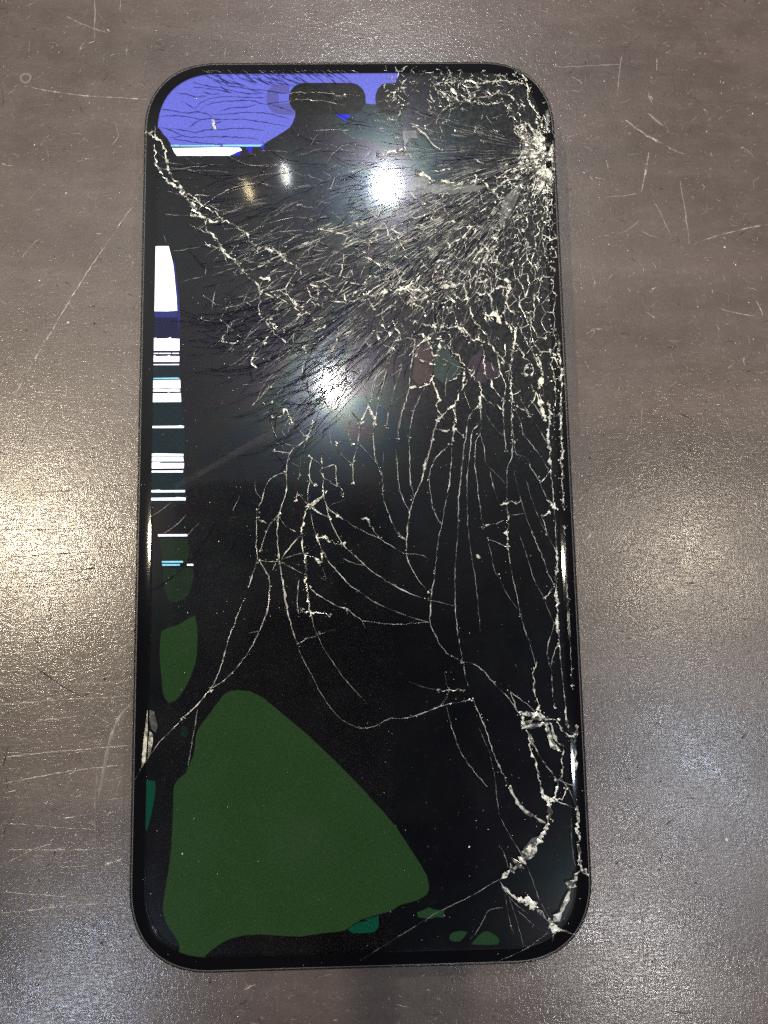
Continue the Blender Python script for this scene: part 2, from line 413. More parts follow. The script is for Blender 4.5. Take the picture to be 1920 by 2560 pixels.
# ------------------------------------------------------------------ the break pattern, traced by eye
# kind: B crushed bright, M clean bright, F faint, D dark fissure, K dark hairline over the lit area
CR_T = '''
T12 M .20|1590 0 1585 120 1580 230 1565 340 1560 470 1548 620 1525 760 1500 890 1485 960 1465 1050 1450 1150 1440 1260 1425 1390 1410 1480 1402 1540 1405 1659
T12 M .21|1470 0 1445 40 1465 90 1500 115 1465 150 1435 210 1420 290 1395 380 1370 500 1340 590 1310 670 1280 740 1262 800 1245 860 1228 940 1220 1060 1215 1150 1225 1220 1255 1290 1300 1370 1350 1430 1390 1485
T12 B .17|1590 30 1530 80 1500 115
T12 B .30|1435 218 1500 230 1580 232
T12 M .15|1590 220 1659 280
T12 M .18|1550 345 1490 395 1440 440 1410 510 1395 570 1395 650 1410 760 1420 840 1450 900 1485 960
T12 B .40|1378 440 1360 510 1340 570
T12 M .16|1320 0 1275 70 1255 160 1240 300 1240 450 1245 580 1258 680 1275 740
T12 F .16|1210 0 1170 110 1155 200 1140 300
T12 M .17|1135 380 1148 500 1150 620 1180 730 1220 820 1245 855
T12 M .12|1110 0 1085 100 1060 200
T12 F .14|1040 400 1035 520
T12 M .20|1005 0 985 110 965 180 965 330 975 440 1000 520 1028 570 1032 680 1050 800 1090 900 1130 990 1170 1050 1210 1070
T12 M .20|940 0 920 50 970 150
T12 M .20|920 55 885 130 860 200 845 330 830 390 805 480 805 560 808 640
T12 F .18|860 340 910 400 975 470
T12 K .16|790 80 830 130 865 170
T12 B .18|865 170 885 130
T12 M .16|785 90 780 180 775 270 800 340
T12 F .15|680 330 775 295
T12 M .14|680 330 690 380 740 440 800 490
T12 F .14|625 160 632 290 650 370 680 400
T12 B .20|570 400 565 500 575 590 640 640 700 675 730 730
T12 M .17|575 525 665 500 675 590 690 660
T12 M .15|490 440 475 520 472 610 520 660
T12 F .15|490 445 560 500
T12 M .15|472 620 458 760 465 810
T12 M .17|575 600 575 690 590 760 610 830 625 900 660 990 700 1060 730 1110 790 1170 900 1270 970 1330 1060 1385 1150 1440 1280 1500 1390 1540
T12 M .15|380 700 365 770
T12 M .15|400 730 465 810
T12 B .32|470 808 520 770 580 730 582 705
T12 B .26|465 815 440 850 420 950 415 1070 425 1130 440 1200 443 1300 440 1380 455 1450 460 1540 480 1620 485 1659
T12 M .16|480 820 540 860 600 895 625 905
T12 M .18|610 830 680 880 780 945 900 1015 1000 1060 1100 1120 1200 1180
T12 F .16|1200 1180 1290 1185 1350 1200 1390 1225
T12 B .17|880 910 910 920 960 990 1000 1045
T12 F .16|620 815 680 790 745 765
T12 F .13|480 850 500 960 525 1040
T12 B .20|525 1040 545 1110 580 1180 600 1215
T12 M .15|600 1215 680 1310 770 1410 860 1475
T12 F .15|860 1475 960 1545 1100 1610 1220 1655
T12 B .24|525 1040 590 1060 660 1095 735 1105
T12 B .24|460 1190 520 1225 565 1240 565 1180
T12 M .22|390 1050 330 1120 255 1225
T12 F .26|245 1240 300 1270 380 1310 420 1330
T12 M .30|235 880 225 1000 230 1120 240 1225
T12 M .36|243 1235 255 1300 270 1420 290 1550 310 1659
T12 M .15|235 885 180 940 140 1010 110 1100 90 1170
T12 M .15|240 880 280 960 370 1015
T12 F .16|260 1225 340 1195 430 1175
T12 M .18|95 1230 160 1238 240 1240
T12 M .18|70 850 65 910 65 1050 65 1150 75 1215 60 1260 30 1360 0 1450
T12 B .20|70 905 145 950
T12 M .26|90 1235 130 1310 160 1350 165 1450 155 1580 135 1659
T12 F .14|215 1240 190 1310
T12 M .15|290 560 230 570 170 610 130 680 110 760 80 830 70 850
T12 M .18|370 350 325 400 300 480 298 560 300 640 290 720 265 800 240 870
T12 M .14|500 180 460 280 430 370 410 420 400 500 395 590
T12 M .15|200 390 250 400 320 400 380 350 510 250
T12 K .15|200 400 250 460 290 500
T12 F .15|210 315 280 375
T12 F .15|330 480 390 510
T12 M .17|300 100 340 170 380 200 430 275 455 285
T12 F .15|330 190 310 240 310 300 260 240
T12 F .14|180 170 200 250 220 280
T12 M .15|470 1440 500 1470 580 1520 680 1580 760 1605 820 1659
T12 B .14|410 1620 540 1632 650 1650
T12 F .15|1405 1540 1500 1560 1590 1585
T12 F .17|1659 330 1640 560 1620 700 1615 860 1610 1050 1590 1300 1590 1450 1595 1659
T12 F .14|570 1280 605 1390
T12 F .13|540 1350 600 1390
T12 F .24|392 1380 378 1550 390 1640
T12 F .15|730 1215 800 1250 890 1270
T12 F .12|110 760 60 700 55 620
T6 M .20|825 30 770 90 745 150 735 240 720 330 705 450 690 600 680 700 680 830
T6 M .20|830 40 830 150 780 210 765 300 755 400 745 480 740 600
T6 F .15|740 600 742 750 745 880 760 1000 790 1200 810 1350 830 1600
T6 M .15|835 150 830 240 805 270 795 350 795 450 810 570 825 720 845 830 855 870
T6 B .14|855 870 930 855 985 835
T6 M .15|830 240 855 320 870 420 895 480 915 570 940 660 960 720
T6 B .15|960 720 1015 715 1110 705
T6 F .14|895 460 940 510 1000 570 1015 590
T6 M .17|990 0 990 120 1000 240 1010 350
T6 F .14|870 100 930 190 990 250
T6 M .18|1050 0 1048 150 1058 270 1045 400 1020 470 1015 600 1018 720 1018 800
T6 B .30|1018 800 1020 900 1022 1010
T6 M .16|1022 1010 1035 1120 1055 1220 1085 1360 1110 1480
T6 F .15|1110 1480 1135 1580 1160 1659
T6 M .15|1065 290 1080 380 1140 390 1180 470 1215 510 1240 570 1280 660 1320 720
T6 F .14|1065 490 1085 590 1110 680 1135 770 1160 840 1190 920
T6 M .14|1070 60 1110 150 1130 240 1180 300 1240 380 1310 490
T6 M .14|1110 0 1170 110
T6 M .16|1180 0 1250 100 1260 130
T6 M .17|1220 170 1260 240 1300 310
T6 B .32|1300 0 1310 120 1300 220 1305 310 1315 420 1320 500
T6 M .20|1320 500 1330 600 1340 720
T6 M .20|1340 720 1350 840 1352 940 1355 1030
T6 B .28|1355 1030 1360 1140 1355 1260 1360 1400 1365 1560 1370 1659
T6 B .20|1390 0 1390 130 1395 300 1397 450 1400 600 1410 740
T6 M .18|1410 870 1415 960 1420 1060 1420 1130 1430 1250 1435 1400 1445 1659
T6 B .22|1310 490 1270 550 1240 570
T6 M .18|1250 800 1270 830 1290 920 1330 1000 1355 1030
T6 F .14|1150 560 1190 690 1230 800 1290 920
T6 F .14|1090 900 1150 1070 1200 1230 1270 1370 1330 1520 1355 1570
T6 M .14|1190 920 1260 1080 1300 1200 1340 1280
T6 B .14|1270 1370 1340 1300
T6 M .16|880 960 940 980 1010 1020
T6 F .15|885 990 905 1050 925 1160 960 1230 1010 1330 1090 1450
T6 F .13|1045 795 1140 785
T6 B .40|1300 690 1340 740 1360 750
T6 B .34|1250 800 1290 790 1310 770
T8 M .19|490 0 485 150 520 240 570 330 640 390 700 430
T8 M .16|655 0 665 150 685 290 710 430 735 560 755 610
T8 M .20|775 680 820 780 870 900 930 1080 980 1190 1030 1280
T8 M .34|1030 1280 1075 1380 1130 1450 1200 1490 1250 1530 1290 1545
T8 F .16|10 140 100 155 250 170 380 160 480 155
T8 F .16|480 155 350 120 220 70 90 10
T8 M .18|0 885 100 870 210 820 300 820 400 795 540 740 620 720 760 690
T8 M .16|550 735 615 640 600 590 580 500
T8 F .16|340 565 430 600 540 620
T8 B .20|540 622 620 620 720 630
T8 M .17|730 430 800 450 870 510 940 590 1020 670 1090 770 1130 850
T8 M .13|1040 635 1090 770
T8 M .15|1040 635 1130 700 1210 770 1260 800
T8 B .20|1130 850 1160 920 1175 1000 1200 1090 1230 1200 1255 1310 1300 1390 1310 1480 1320 1520
T8 M .17|1175 950 1220 1040 1290 1150 1360 1240
T8 M .19|1370 160 1375 300 1390 430 1405 600 1425 780 1430 870
T8 M .15|1340 150 1330 210 1300 300 1300 420 1325 500 1330 620 1350 750
T8 M .15|1370 310 1330 400 1320 480
T8 B .20|1215 430 1200 530 1205 640 1225 700 1250 780 1290 820
T8 F .14|1110 100 1140 200 1180 320 1210 430
T8 B .38|1100 770 1170 790 1240 800 1300 820 1340 820 1370 830
T8 B .60|1120 860 1180 875 1250 860 1300 850
T8 B .26|1120 800 1150 850 1200 820 1260 840
T8 B .55|1290 860 1300 940 1330 1010 1380 1045
T8 M .30|1320 850 1340 930 1370 990 1410 1010
T8 B .22|1410 1010 1400 1100 1395 1200 1370 1260 1350 1350 1310 1400
T8 B .30|1360 840 1400 900 1440 940 1490 930 1495 860
T8 M .18|1350 1390 1420 1410 1500 1450
T8 M .18|1390 1240 1440 1300 1470 1370 1500 1440
T8 M .17|1360 1240 1440 1270 1500 1290
T8 B .17|1420 1300 1400 1370 1350 1380
T8 B .30|1250 1310 1280 1370 1330 1380
T8 B .55|1300 1400 1310 1460 1300 1540
T8 B .24|1490 930 1490 1050 1495 1180
T8 M .14|1440 0 1450 200 1460 400 1470 600
T8 F .20|595 725 640 900 700 1060 800 1200 880 1290
T8 F .15|900 1080 930 1220 945 1350 965 1500
T8 F .13|820 880 900 1060
T8 B .30|1420 770 1430 830 1440 890
T10 B .36|1300 440 1260 520 1210 600
T10 B .75|1210 600 1150 670 1080 730 1020 780 985 815
T10 M .35|985 815 965 830 990 880 1040 930 1100 970
T10 B .70|1090 965 1160 985 1210 1020
T10 M .45|1210 1020 1270 1080 1320 1140 1370 1170
T10 B .75|1520 770 1480 830 1460 880
T10 M .50|1460 880 1430 960 1390 1050 1330 1130
T10 B .26|1500 340 1510 500 1515 620 1520 720
T10 B .40|1520 720 1550 770 1575 800
T10 F .20|960 590 985 620 1010 690 1025 750
T10 F .20|965 828 900 860 820 910 740 955 560 1040 410 1130
T10 F .16|410 1130 250 1230 120 1310 0 1390
T10 F .16|970 400 1040 530 1110 640 1180 800 1240 960 1310 1100
T10 M .30|1330 1150 1400 1180 1490 1210
T10 F .12|1000 910 1080 1000 1160 1060
T10 F .10|1000 930 1030 1090 1060 1200
T10 F .10|1030 950 1090 1130 1130 1290
T10 F .10|1090 1040 1210 1150
T10 F .14|760 1240 830 1150 890 1040 985 1020
T10 F .12|1300 1190 1200 1270 1100 1330 900 1420
T10 M .2|1340 1180 1330 1260
T10 B .4|1300 1100 1330 1160 1380 1180
T10 F .12|1460 400 1465 600 1490 740
T7 M .17|800 0 740 150 690 290 640 470 600 560 565 620
T7 M .22|565 620 510 690 460 740 380 820
T7 M .13|380 820 240 960 140 1090 70 1190 45 1250
T7 M .18|980 0 950 110 910 210 850 330 780 430 700 520 620 585 565 615
T7 M .24|1085 0 1120 150 1170 310
T7 M .17|1250 0 1265 100 1285 190 1310 240
T7 F .16|1310 240 1350 330 1430 450 1500 550 1600 660 1659 720
T7 B .15|1170 310 1220 280 1310 240
T7 F .13|1310 240 1440 200
T7 F .13|1170 310 1195 380 1260 500 1330 640 1420 770 1500 840 1600 885 1659 885
T7 M .13|1520 65 1620 145 1659 150
T7 F .13|1620 145 1640 195
T7 F .13|830 230 910 215
T7 F .18|415 1150 440 1000 460 880 480 760
T5 D .22|160 1470 330 1370 450 1260 530 1150 600 1040 700 900
T5 D .16|620 1430 690 1290 760 1180 870 970
T5 F .14|175 895 250 850 330 785
T5 F .13|275 1025 370 960 450 880
T5 F .13|460 1035 540 950
T5 F .13|805 850 860 730
T5 K .15|840 780 920 800 1010 795
T5 F .15|770 900 860 895
T1 B .34|150 640 200 680 250 720 285 800 300 900 330 980 400 1050
T1 B .50|400 1050 430 1130 500 1210 560 1280 600 1310
T1 B .30|600 1310 590 1370 650 1440 710 1530 780 1610 840 1659
T3 B .40|840 290 880 360
T3 B .24|880 360 960 430 1000 470 1020 520 1010 600 1005 650 1020 710
T1 B .24|200 740 210 850 240 940 300 1020 360 1060 420 1110
T1 B .22|420 1100 500 1150 600 1220 680 1270 720 1320
T1 B .20|720 1320 800 1350 860 1390 920 1430 940 1480 1000 1520
T1 B .26|560 1290 640 1320 720 1330
T1 B .24|480 1280 540 1300 600 1310
T1 B .18|1050 1530 1100 1560 1160 1590 1200 1640
T1 M .30|205 600 210 700
T3 B .24|880 360 960 345 1060 300
T3 B .19|590 130 610 160 700 190 760 240 830 290
T3 F .17|340 210 480 190 600 165
T3 F .14|270 80 300 150
T3 B .25|1000 420 1090 410
T3 B .20|1020 520 1100 490
T3 B .22|1050 530 1170 580 1220 600
T3 B .20|1100 200 1170 240 1250 300 1310 350 1330 390
T3 B .22|1060 180 1100 200 1090 290
T3 B .18|1090 730 1130 800 1190 820
T3 F .16|980 740 1090 730
T3 B .19|1210 800 1280 740 1380 680
T3 B .19|1380 800 1430 740 1490 720 1520 780 1440 820 1370 800
T3 B .21|1450 480 1460 560 1420 600 1490 640
T3 B .18|1400 460 1450 480 1540 500 1620 520
T3 B .21|1250 570 1300 640 1320 680
T3 B .18|800 770 760 830 710 900 750 910 830 905
T3 B .17|800 960 800 1010
T3 F .16|850 620 900 680 880 740 810 780
T3 B .20|970 1030 940 1060 1000 1110
T3 M .17|1090 1250 1040 1290 1000 1350 950 1400
T3 M .15|980 890 1050 930
T3 M .15|1080 840 1130 800
T3 M .17|1040 1380 1110 1370
T3 B .22|1110 1480 1180 1470 1220 1430 1260 1530
T3 M .15|1260 1530 1330 1600 1380 1640
T3 M .18|1400 1260 1410 1330 1430 1400 1360 1430
T3 M .16|560 730 620 740 660 720
T3 M .15|600 330 590 390
T4 B .45|120 560 200 510 280 510 350 490 420 500 500 510 560 500 640 490 700 470 770 460
T4 B .24|0 500 60 540 120 560
T4 B .32|770 460 810 500 820 570 760 580 720 540 700 500
T4 B .34|860 520 920 530 990 540 1010 600 1020 660
T4 B .18|850 350 850 430 855 520
T4 M .18|900 400 950 450 990 490
T4 B .30|1050 330 1050 400 1100 430 1150 440 1140 520 1125 600
T4 B .26|1040 500 1090 480 1140 490
T4 M .16|560 600 565 700 575 800 590 870
T4 M .16|650 640 635 700 630 790
T4 M .17|700 600 720 680 745 760
T4 B .19|745 760 800 850 870 880 950 910
T4 B .21|830 620 860 710 910 790 980 860 1000 920 1050 980 1110 1060 1160 1090
T4 B .24|560 790 640 800 720 790 800 800 840 860
T4 B .28|400 740 470 770 560 790
T4 M .22|420 880 410 1000 390 1100 380 1250
T4 M .18|380 1250 350 1360 310 1500 290 1659
T4 B .20|430 1010 480 1050 560 1075
T4 B .24|530 910 550 980 590 1020 610 940 600 880
T4 B .26|380 1255 450 1250 530 1220 560 1170
T4 B .24|560 1170 560 1230 600 1290 610 1330 590 1390 600 1440 640 1470 600 1500
T4 M .17|600 1500 575 1570 550 1659
T4 M .17|600 1020 680 1060 760 1100 810 1110
T4 B .19|620 880 680 950 750 1010 800 1080 830 1110
T4 B .20|830 1110 870 1180 920 1230 930 1300 920 1400
T4 B .19|800 1120 790 1200 780 1270 730 1380 730 1500 715 1659
T4 M .17|800 1280 830 1380 870 1430 930 1390
T4 B .18|940 940 955 1040 960 1150 1000 1200 1050 1290 1110 1350
T4 B .20|930 1310 990 1370 1100 1430
T4 M .20|1050 980 1070 1100 1095 1180 1120 1230 1110 1320 1100 1430 1105 1560 1110 1640
T4 B .20|1190 910 1170 1000 1165 1090 1160 1240 1165 1380 1165 1500 1165 1659
T4 B .19|1190 910 1230 960 1260 1020 1310 1060
T4 M .16|1170 1230 1220 1310 1260 1400 1310 1470
T4 B .19|1170 1390 1240 1420 1300 1470
T4 B .19|1150 660 1220 720 1200 800 1190 900
T4 B .20|1150 780 1160 830
T4 B .22|1120 600 1150 660 1210 670 1300 680
T4 B .40|980 700 1040 700 1080 760
T4 B .30|960 680 1010 740
T4 B .20|1220 780 1270 890 1310 950 1350 1050 1400 1150 1400 1250
T4 B .26|1310 720 1330 800 1380 870 1430 880
T4 B .20|1330 560 1340 650 1330 730
T4 B .45|1360 1020 1400 1150 1380 1250 1400 1400 1420 1500
T4 B .22|1460 980 1480 1100 1500 1250 1500 1400
T4 B .30|1530 850 1530 950 1550 1200 1545 1400 1550 1659
T4 B .21|1310 1250 1360 1320 1400 1450
T4 B .30|1260 1140 1300 1070 1340 1150 1250 1150
T4 M .15|250 960 210 1100 170 1250 140 1400 110 1540
T4 M .14|320 1100 270 1250 230 1400 205 1550
T4 M .16|130 1180 100 1290 60 1400 10 1530
T4 B .19|60 1400 120 1500
T4 F .20|500 1250 440 1370 410 1440
T4 M .16|410 1440 390 1560 380 1659
T4 M .20|0 1130 30 1230 50 1320 60 1400
T4 B .21|250 740 290 820 310 880 350 880 420 890
T4 B .24|180 780 230 850 300 890
T4 B .17|430 620 480 650 500 700
T4 B .30|420 860 480 850 530 880
T2 B .22|570 290 660 270 750 260
T2 B .28|750 260 830 250 920 265 1000 260 1080 240
T2 B .18|1080 240 1150 260 1250 270 1300 310
T2 B .20|1300 310 1280 380 1330 460 1380 540 1410 620
T2 B .40|1220 190 1260 220 1290 270 1300 320
T2 B .30|620 500 680 440 740 410
T2 B .18|740 410 830 410 920 420 1010 430 1090 410
T2 B .45|1090 410 1140 450 1180 490
T2 B .30|1030 360 1100 340 1180 400 1210 430
T2 B .24|1180 490 1200 550 1250 590 1240 670 1240 760 1235 860 1240 940
T2 M .20|500 600 560 560 620 500
T2 M .36|420 600 500 660 560 740 620 780
T2 B .45|430 950 500 970 550 1020
T2 B .34|550 1020 650 1025 740 1035 830 1030 920 1010
T2 B .26|920 1010 980 1060 1030 1090 1100 1030 1180 1010 1250 960
T2 B .60|1250 960 1320 900 1390 850 1430 800
T2 M .26|1180 790 1260 800 1340 805
T2 B .18|540 940 640 935 720 930
T2 B .32|340 780 260 790 190 820 130 800
T2 B .24|340 790 390 830
T2 F .26|340 790 330 690 320 590
T2 B .34|1040 1180 1100 1150 1130 1170
T2 B .26|540 1230 560 1290 580 1330
T2 B .40|640 350 700 400 740 380 700 300
T2 B .20|1350 560 1390 650
T2 F .60|1440 480 1440 570 1400 640
T2 B .24|240 1390 300 1420 350 1450
T1 M .14|1250 345 1330 340 1420 340 1520 345 1659 375
T1 M .14|1240 410 1330 395 1420 398 1530 412 1659 440
T1 F .13|1000 790 1130 790 1240 800
T1 M .20|1190 900 1230 1040
T11 D .16|535 1100 600 1118 690 1140
T11 D .16|690 1140 688 1230 640 1320 560 1430
T11 D .16|560 1430 520 1330 498 1240 520 1130 535 1100
T11 D .14|690 1140 760 1135 800 1160
T11 D .14|498 1240 430 1330 330 1450
T11 D .14|535 1100 480 1060 420 1080
T11 D .14|700 1080 690 1140
T1 B .50|130 640 165 650 190 640
'''
BLUE_T = '''
240 470 330 480 430 500 520 490 590 500 650 530
230 530 330 520 420 525 500 535 560 550 640 545 720 550 860 548 980 560 1100 580 1220 605
470 610 520 570 580 545
640 510 760 508 900 495 1040 500 1150 520 1245 548
550 480 600 440 700 415 850 405 950 405 1040 430 1150 420 1240 410
510 470 560 420 650 385 760 375 860 370
705 485 800 460 900 455 985 437
430 410 480 450 515 470
400 418 430 410
370 345 450 355 520 375 610 365
320 620 400 628 500 645 600 630 700 628 800 618 900 618 1050 635
230 610 300 620 370 650 440 680 540 685 640 680 760 685 880 688 1000 700
320 690 400 680 440 670
340 700 480 720 620 735 760 738
490 260 600 290 700 305 800 330 900 350 1000 350 1060 350
500 300 600 310 700 325 800 345
570 330 640 355 715 352
740 290 840 300 960 320 1080 330 1200 350 1240 345
840 380 950 380 1060 385
580 210 660 240 700 260
690 205 760 265 860 278
640 640 660 590 720 560
1110 440 1180 460 1260 485
800 345 760 330 700 285
910 300 960 330 1040 345
1060 260 1180 275 1290 292
'''
CW = {'B': 0.66, 'M': 0.50, 'F': 0.52, 'D': 1.0, 'K': 1.0}
# ------------------------------------------------------------------ table top
def grid(name, x0, x1, y0, y1, z, m):
    return obj(name, [(x0,y0,z),(x1,y0,z),(x1,y1,z),(x0,y1,z)], [(0,1,2,3)], m)
table = obj('tabletop', [(x, y, z) for z in (-18, 0) for x, y in ((-320,-260),(320,-260),(320,300),(-320,300))],
            [(4,5,6,7),(0,3,2,1),(0,1,5,4),(1,2,6,5),(2,3,7,6),(3,0,4,7)], M_table)
tag(table, kind='structure')

SCR = '''
P L .16|0 1095 33 1000 60 945 105 868 160 775 205 700 240 648 272 600 290 578
P L .10|292 572 318 535 333 518
P L .13|60 215 130 228 200 238 290 244 370 248
P L .16|165 40 200 58 235 72 268 82
P F .16|237 0 237 50 236 95
P F .16|302 0 301 30
P F .14|352 208 372 226
P F .14|285 300 296 340 280 362
P L .12|100 365 112 348 122 338
P F .14|55 645 78 615 100 595
P L .14|0 1763 60 1757 140 1750 205 1746
P L .10|205 1746 260 1744 325 1740
P L .20|94 1800 150 1796 190 1791
P L .14|0 1895 60 1887 130 1880 210 1873 325 1863
P L .13|0 1960 80 1945 160 1930 230 1920 310 1912
P L .16|163 1940 190 1927
P L .13|0 1712 60 1711 110 1710
P F .11|110 1710 200 1708 325 1704
P L .10|0 1880 40 1882 80 1885
P L .12|0 1985 40 1975
P F .12|268 2000 300 1995 325 1990
P L .10|10 2058 80 2063 160 2070 235 2073
P L .12|160 2046 190 2040
P L .10|20 2124 120 2125 230 2124
P L .12|20 2155 50 2140 90 2122 132 2108
P L .18|258 2164 285 2155 306 2146
P L .10|0 2228 70 2235 140 2240 230 2248
P L .12|0 2283 80 2275 160 2265 270 2258
P F .10|0 2290 100 2292 200 2290 320 2288
P L .11|150 2170 220 2163
P F .5|326 1762 300 1790 280 1835 268 1880 258 1930 246 1990
P L .12|228 1770 250 1795 280 1810
P F .14|50 2380 45 2300 40 2200
P F .12|238 2110 238 1990 245 1900
P L .12|0 2520 30 2516 55 2512
P D .10|80 1662 120 1690 160 1718 208 1742
P D .22|208 1742 222 1733
P D .12|130 1508 120 1536
P D .12|132 1530 123 1558
P D .12|22 1862 8 1915
P D .10|70 1690 72 1706
P D .10|0 1394 60 1390 130 1386 240 1378 330 1374
P D .08|0 1325 100 1323 200 1321 335 1318
P D .09|90 1232 180 1226 260 1218 335 1210
P D .08|0 1434 90 1430 180 1424 330 1416
P D .08|0 1470 120 1462 240 1444
P D .10|268 1352 284 1380
P D .12|218 1142 240 1145
P D .08|5 2090 20 2060 30 2042
P D .08|15 1940 20 1975
P L .14|194 1055 208 1078 225 1098 248 1120
P L .12|195 1020 210 1024 232 1033
P L .14|303 1070 315 1100 326 1130
P L .10|100 1090 125 1050 135 1035
P D .12|105 1085 128 1045
P L .30|1564 300 1590 320 1620 340 1660 360
P F .14|1660 360 1690 378 1715 386
P L .24|1622 382 1616 420 1602 482
P L .18|1422 190 1440 196 1456 208
P F .34|1620 283 1640 300 1660 315
P F .16|1660 305 1672 330
P L .20|1570 159 1562 162
P F .12|1380 168 1450 166 1520 162 1552 162
P F .13|1555 140 1548 190 1543 240
P L .12|1642 145 1641 178
P F .12|1634 500 1650 530 1675 585
P D .30|1630 502 1638 510
P F .13|1700 450 1715 540 1724 610
P L .13|1730 612 1790 590 1850 575 1920 560
P F .12|1545 585 1575 570 1598 552
P F .13|1603 578 1625 588 1645 594
P F .13|1510 493 1550 490 1600 484
P L .16|1515 400 1522 425
P L .16|1538 470 1546 480
P L .12|1620 230 1632 262
P L .18|1880 735 1895 760 1907 790
P L .12|1795 770 1840 782 1885 790
P L .24|1456 1357 1470 1345 1482 1330 1490 1305
P F .16|1490 1305 1488 1280 1470 1265
P F .12|1480 1238 1530 1225 1585 1205
P L .13|1666 1185 1676 1210 1684 1228
P L .20|1758 1132 1764 1118
P L .16|1655 1103 1664 1118
P L .16|1830 1090 1842 1112
P F .13|1860 1118 1900 1120
P L .13|1862 1122 1848 1155
P L .15|1810 1045 1826 1075
P D .14|1640 1160 1652 1172
P D .12|1712 1388 1730 1370 1742 1360
P D .10|1768 1475 1778 1498
P D .08|1700 1455 1740 1460 1770 1478
P D .12|1546 1382 1562 1374
P D .10|1700 1035 1740 1052
P D .14|1545 1996 1565 2005 1588 2014
P D .12|1640 1806 1658 1820
P D .12|1765 2360 1795 2368
P D .10|1560 1946 1585 1947
P D .12|1670 2525 1720 2535
P D .10|1585 2345 1600 2360
P F .12|1600 2250 1606 2340 1612 2480
P L .2|1485 1585 1500 1572
P F .12|1485 1585 1520 1560
P L .14|1545 1525 1568 1508
P L .14|610 2474 640 2460
P D .30|78 71 90 73
P F .14|1080 200 1100 185
P L .12|790 75 820 68 900 40
P F .12|560 150 566 110
P L .14|705 115 706 145
P L .10|1280 100 1320 60
'''
def trace(text, mats, name, parent, flat, sep=None):
    soups = {}
    for ln in text.strip().splitlines():
        head, s = ln.split('|'); tl, kd, w = head.split()
        sp_ = soups.setdefault(kd, Soup())
        ribbon(sp_, pts(tl, s), float(w) * 0.9, jit=0.6, bead=0.5, step=10, zoff=0.01, flat=flat, rise=0.2)
    for kd, sp_ in soups.items():
        tag(obj(name[kd], sp_.v, sp_.f, mats[kd], parent), kind='stuff')
trace(SCR, {'L': M_scr_l, 'F': M_scr_f, 'D': M_scr_d}, {'L': 'pale_scratches', 'F': 'faint_scratches', 'D': 'dark_nicks'}, table, 0.0)
# fine scuffs and dust lying all over the worn surface
scl, sdk, dst, scf = Soup(), Soup(), Soup(), Soup()
def on_phone(x, y, m=0.5):
    p = at(x, y, 0); q = at(x, y, GZ)
    return inset_of(p.x, p.y) > -m or inset_of(q.x, q.y) > -m
for k in range(8500):
    x, y = rnd.uniform(-60, 1980), rnd.uniform(-60, 2620)
    if on_phone(x, y): continue
    a = rnd.gauss(0, 0.5) if rnd.random() < .5 else rnd.uniform(0, 3.14)
    l = rnd.choice((3, 4, 5, 6, 8, 11, 20 if k % 5 == 0 else 5)) * rnd.uniform(.5, 1.4); b_ = a + rnd.gauss(0, .5)
    line = [(x, y), (x + l*math.cos(a), y + l*math.sin(a)), (x + l*math.cos(a) + l*math.cos(b_), y + l*math.sin(a) + l*math.sin(b_))]
    u = rnd.random()
    ribbon(scf if u < .50 else (scl if u < .74 else sdk), line, rnd.uniform(.035, .09), jit=.4, step=5, zoff=.006, flat=0.0, rise=.2)
for k in range(1500):
    x, y = rnd.uniform(-60, 1980), rnd.uniform(-60, 2620)
    if on_phone(x, y): continue
    if x > 1400 or y < 700 or rnd.random() < .4:
        chip(dst, x, y, 0.05 * math.exp(abs(rnd.gauss(0, .55))), .01, .8, flat=0.0)
# small pits, darker
for k in range(130):
    x, y = rnd.uniform(0, 1920), rnd.uniform(800, 2560)
    if on_phone(x, y): continue
    chip(sdk, x, y, rnd.uniform(.10, .30), .008, .1, flat=0.0)
tag(obj('fine_scuffs', scf.v, scf.f, M_scr_f, table), kind='stuff')
tag(obj('pale_scuffs', scl.v, scl.f, M_scr_l, table), kind='stuff')
tag(obj('dark_pits', sdk.v, sdk.f, M_scr_d, table), kind='stuff')
tag(obj('dust', dst.v, dst.f, M_dust, table), kind='stuff')
# dried drop near the top left corner
c0 = at(64, 195, 0); vs, fs = [], []
for k in range(40):
    a = 6.2832 * k / 40; wob = 1 + .05 * math.sin(3*a) + .03*math.sin(7*a)
    for r_, z in ((1.05*wob, .012), (0.86*wob, .03), (0.72*wob, .012)):
        vs.append((c0.x + r_*math.cos(a), c0.y + r_*math.sin(a), z))
for k in range(40):
    b_, c_ = 3*k, 3*((k+1) % 40)
    fs += [(b_, c_, c_+1, b_+1), (b_+1, c_+1, c_+2, b_+2)]
drop = obj('dried_drop', vs, fs, M_water, table)

# ------------------------------------------------------------------ the phone
phone = bpy.data.objects.new('smashed_phone', None); col.objects.link(phone)
phone.empty_display_size = 0.02
tag(phone, 'black smartphone with shattered glass and violet and green patches, lying on the brown table', 'phone')
loft('back_glass', [(1.6, 0.02), (1.2, 0.12), (0.9, 0.35)], M_black, phone, cap_first=True)
loft('frame', [(0.95, 0.32), (0.45, 0.5), (0.12, 1.0), (0.0, 1.9), (0.0, 6.5), (0.04, 7.1), (0.14, 7.6), (0.28, 7.92), (0.42, 8.02), (0.50, 8.02), (0.52, 7.75)], M_frame, phone)
loft('gasket', [(0.53, 7.80), (0.545, 8.0), (0.64, 8.0), (0.66, 7.86)], M_lip, phone)
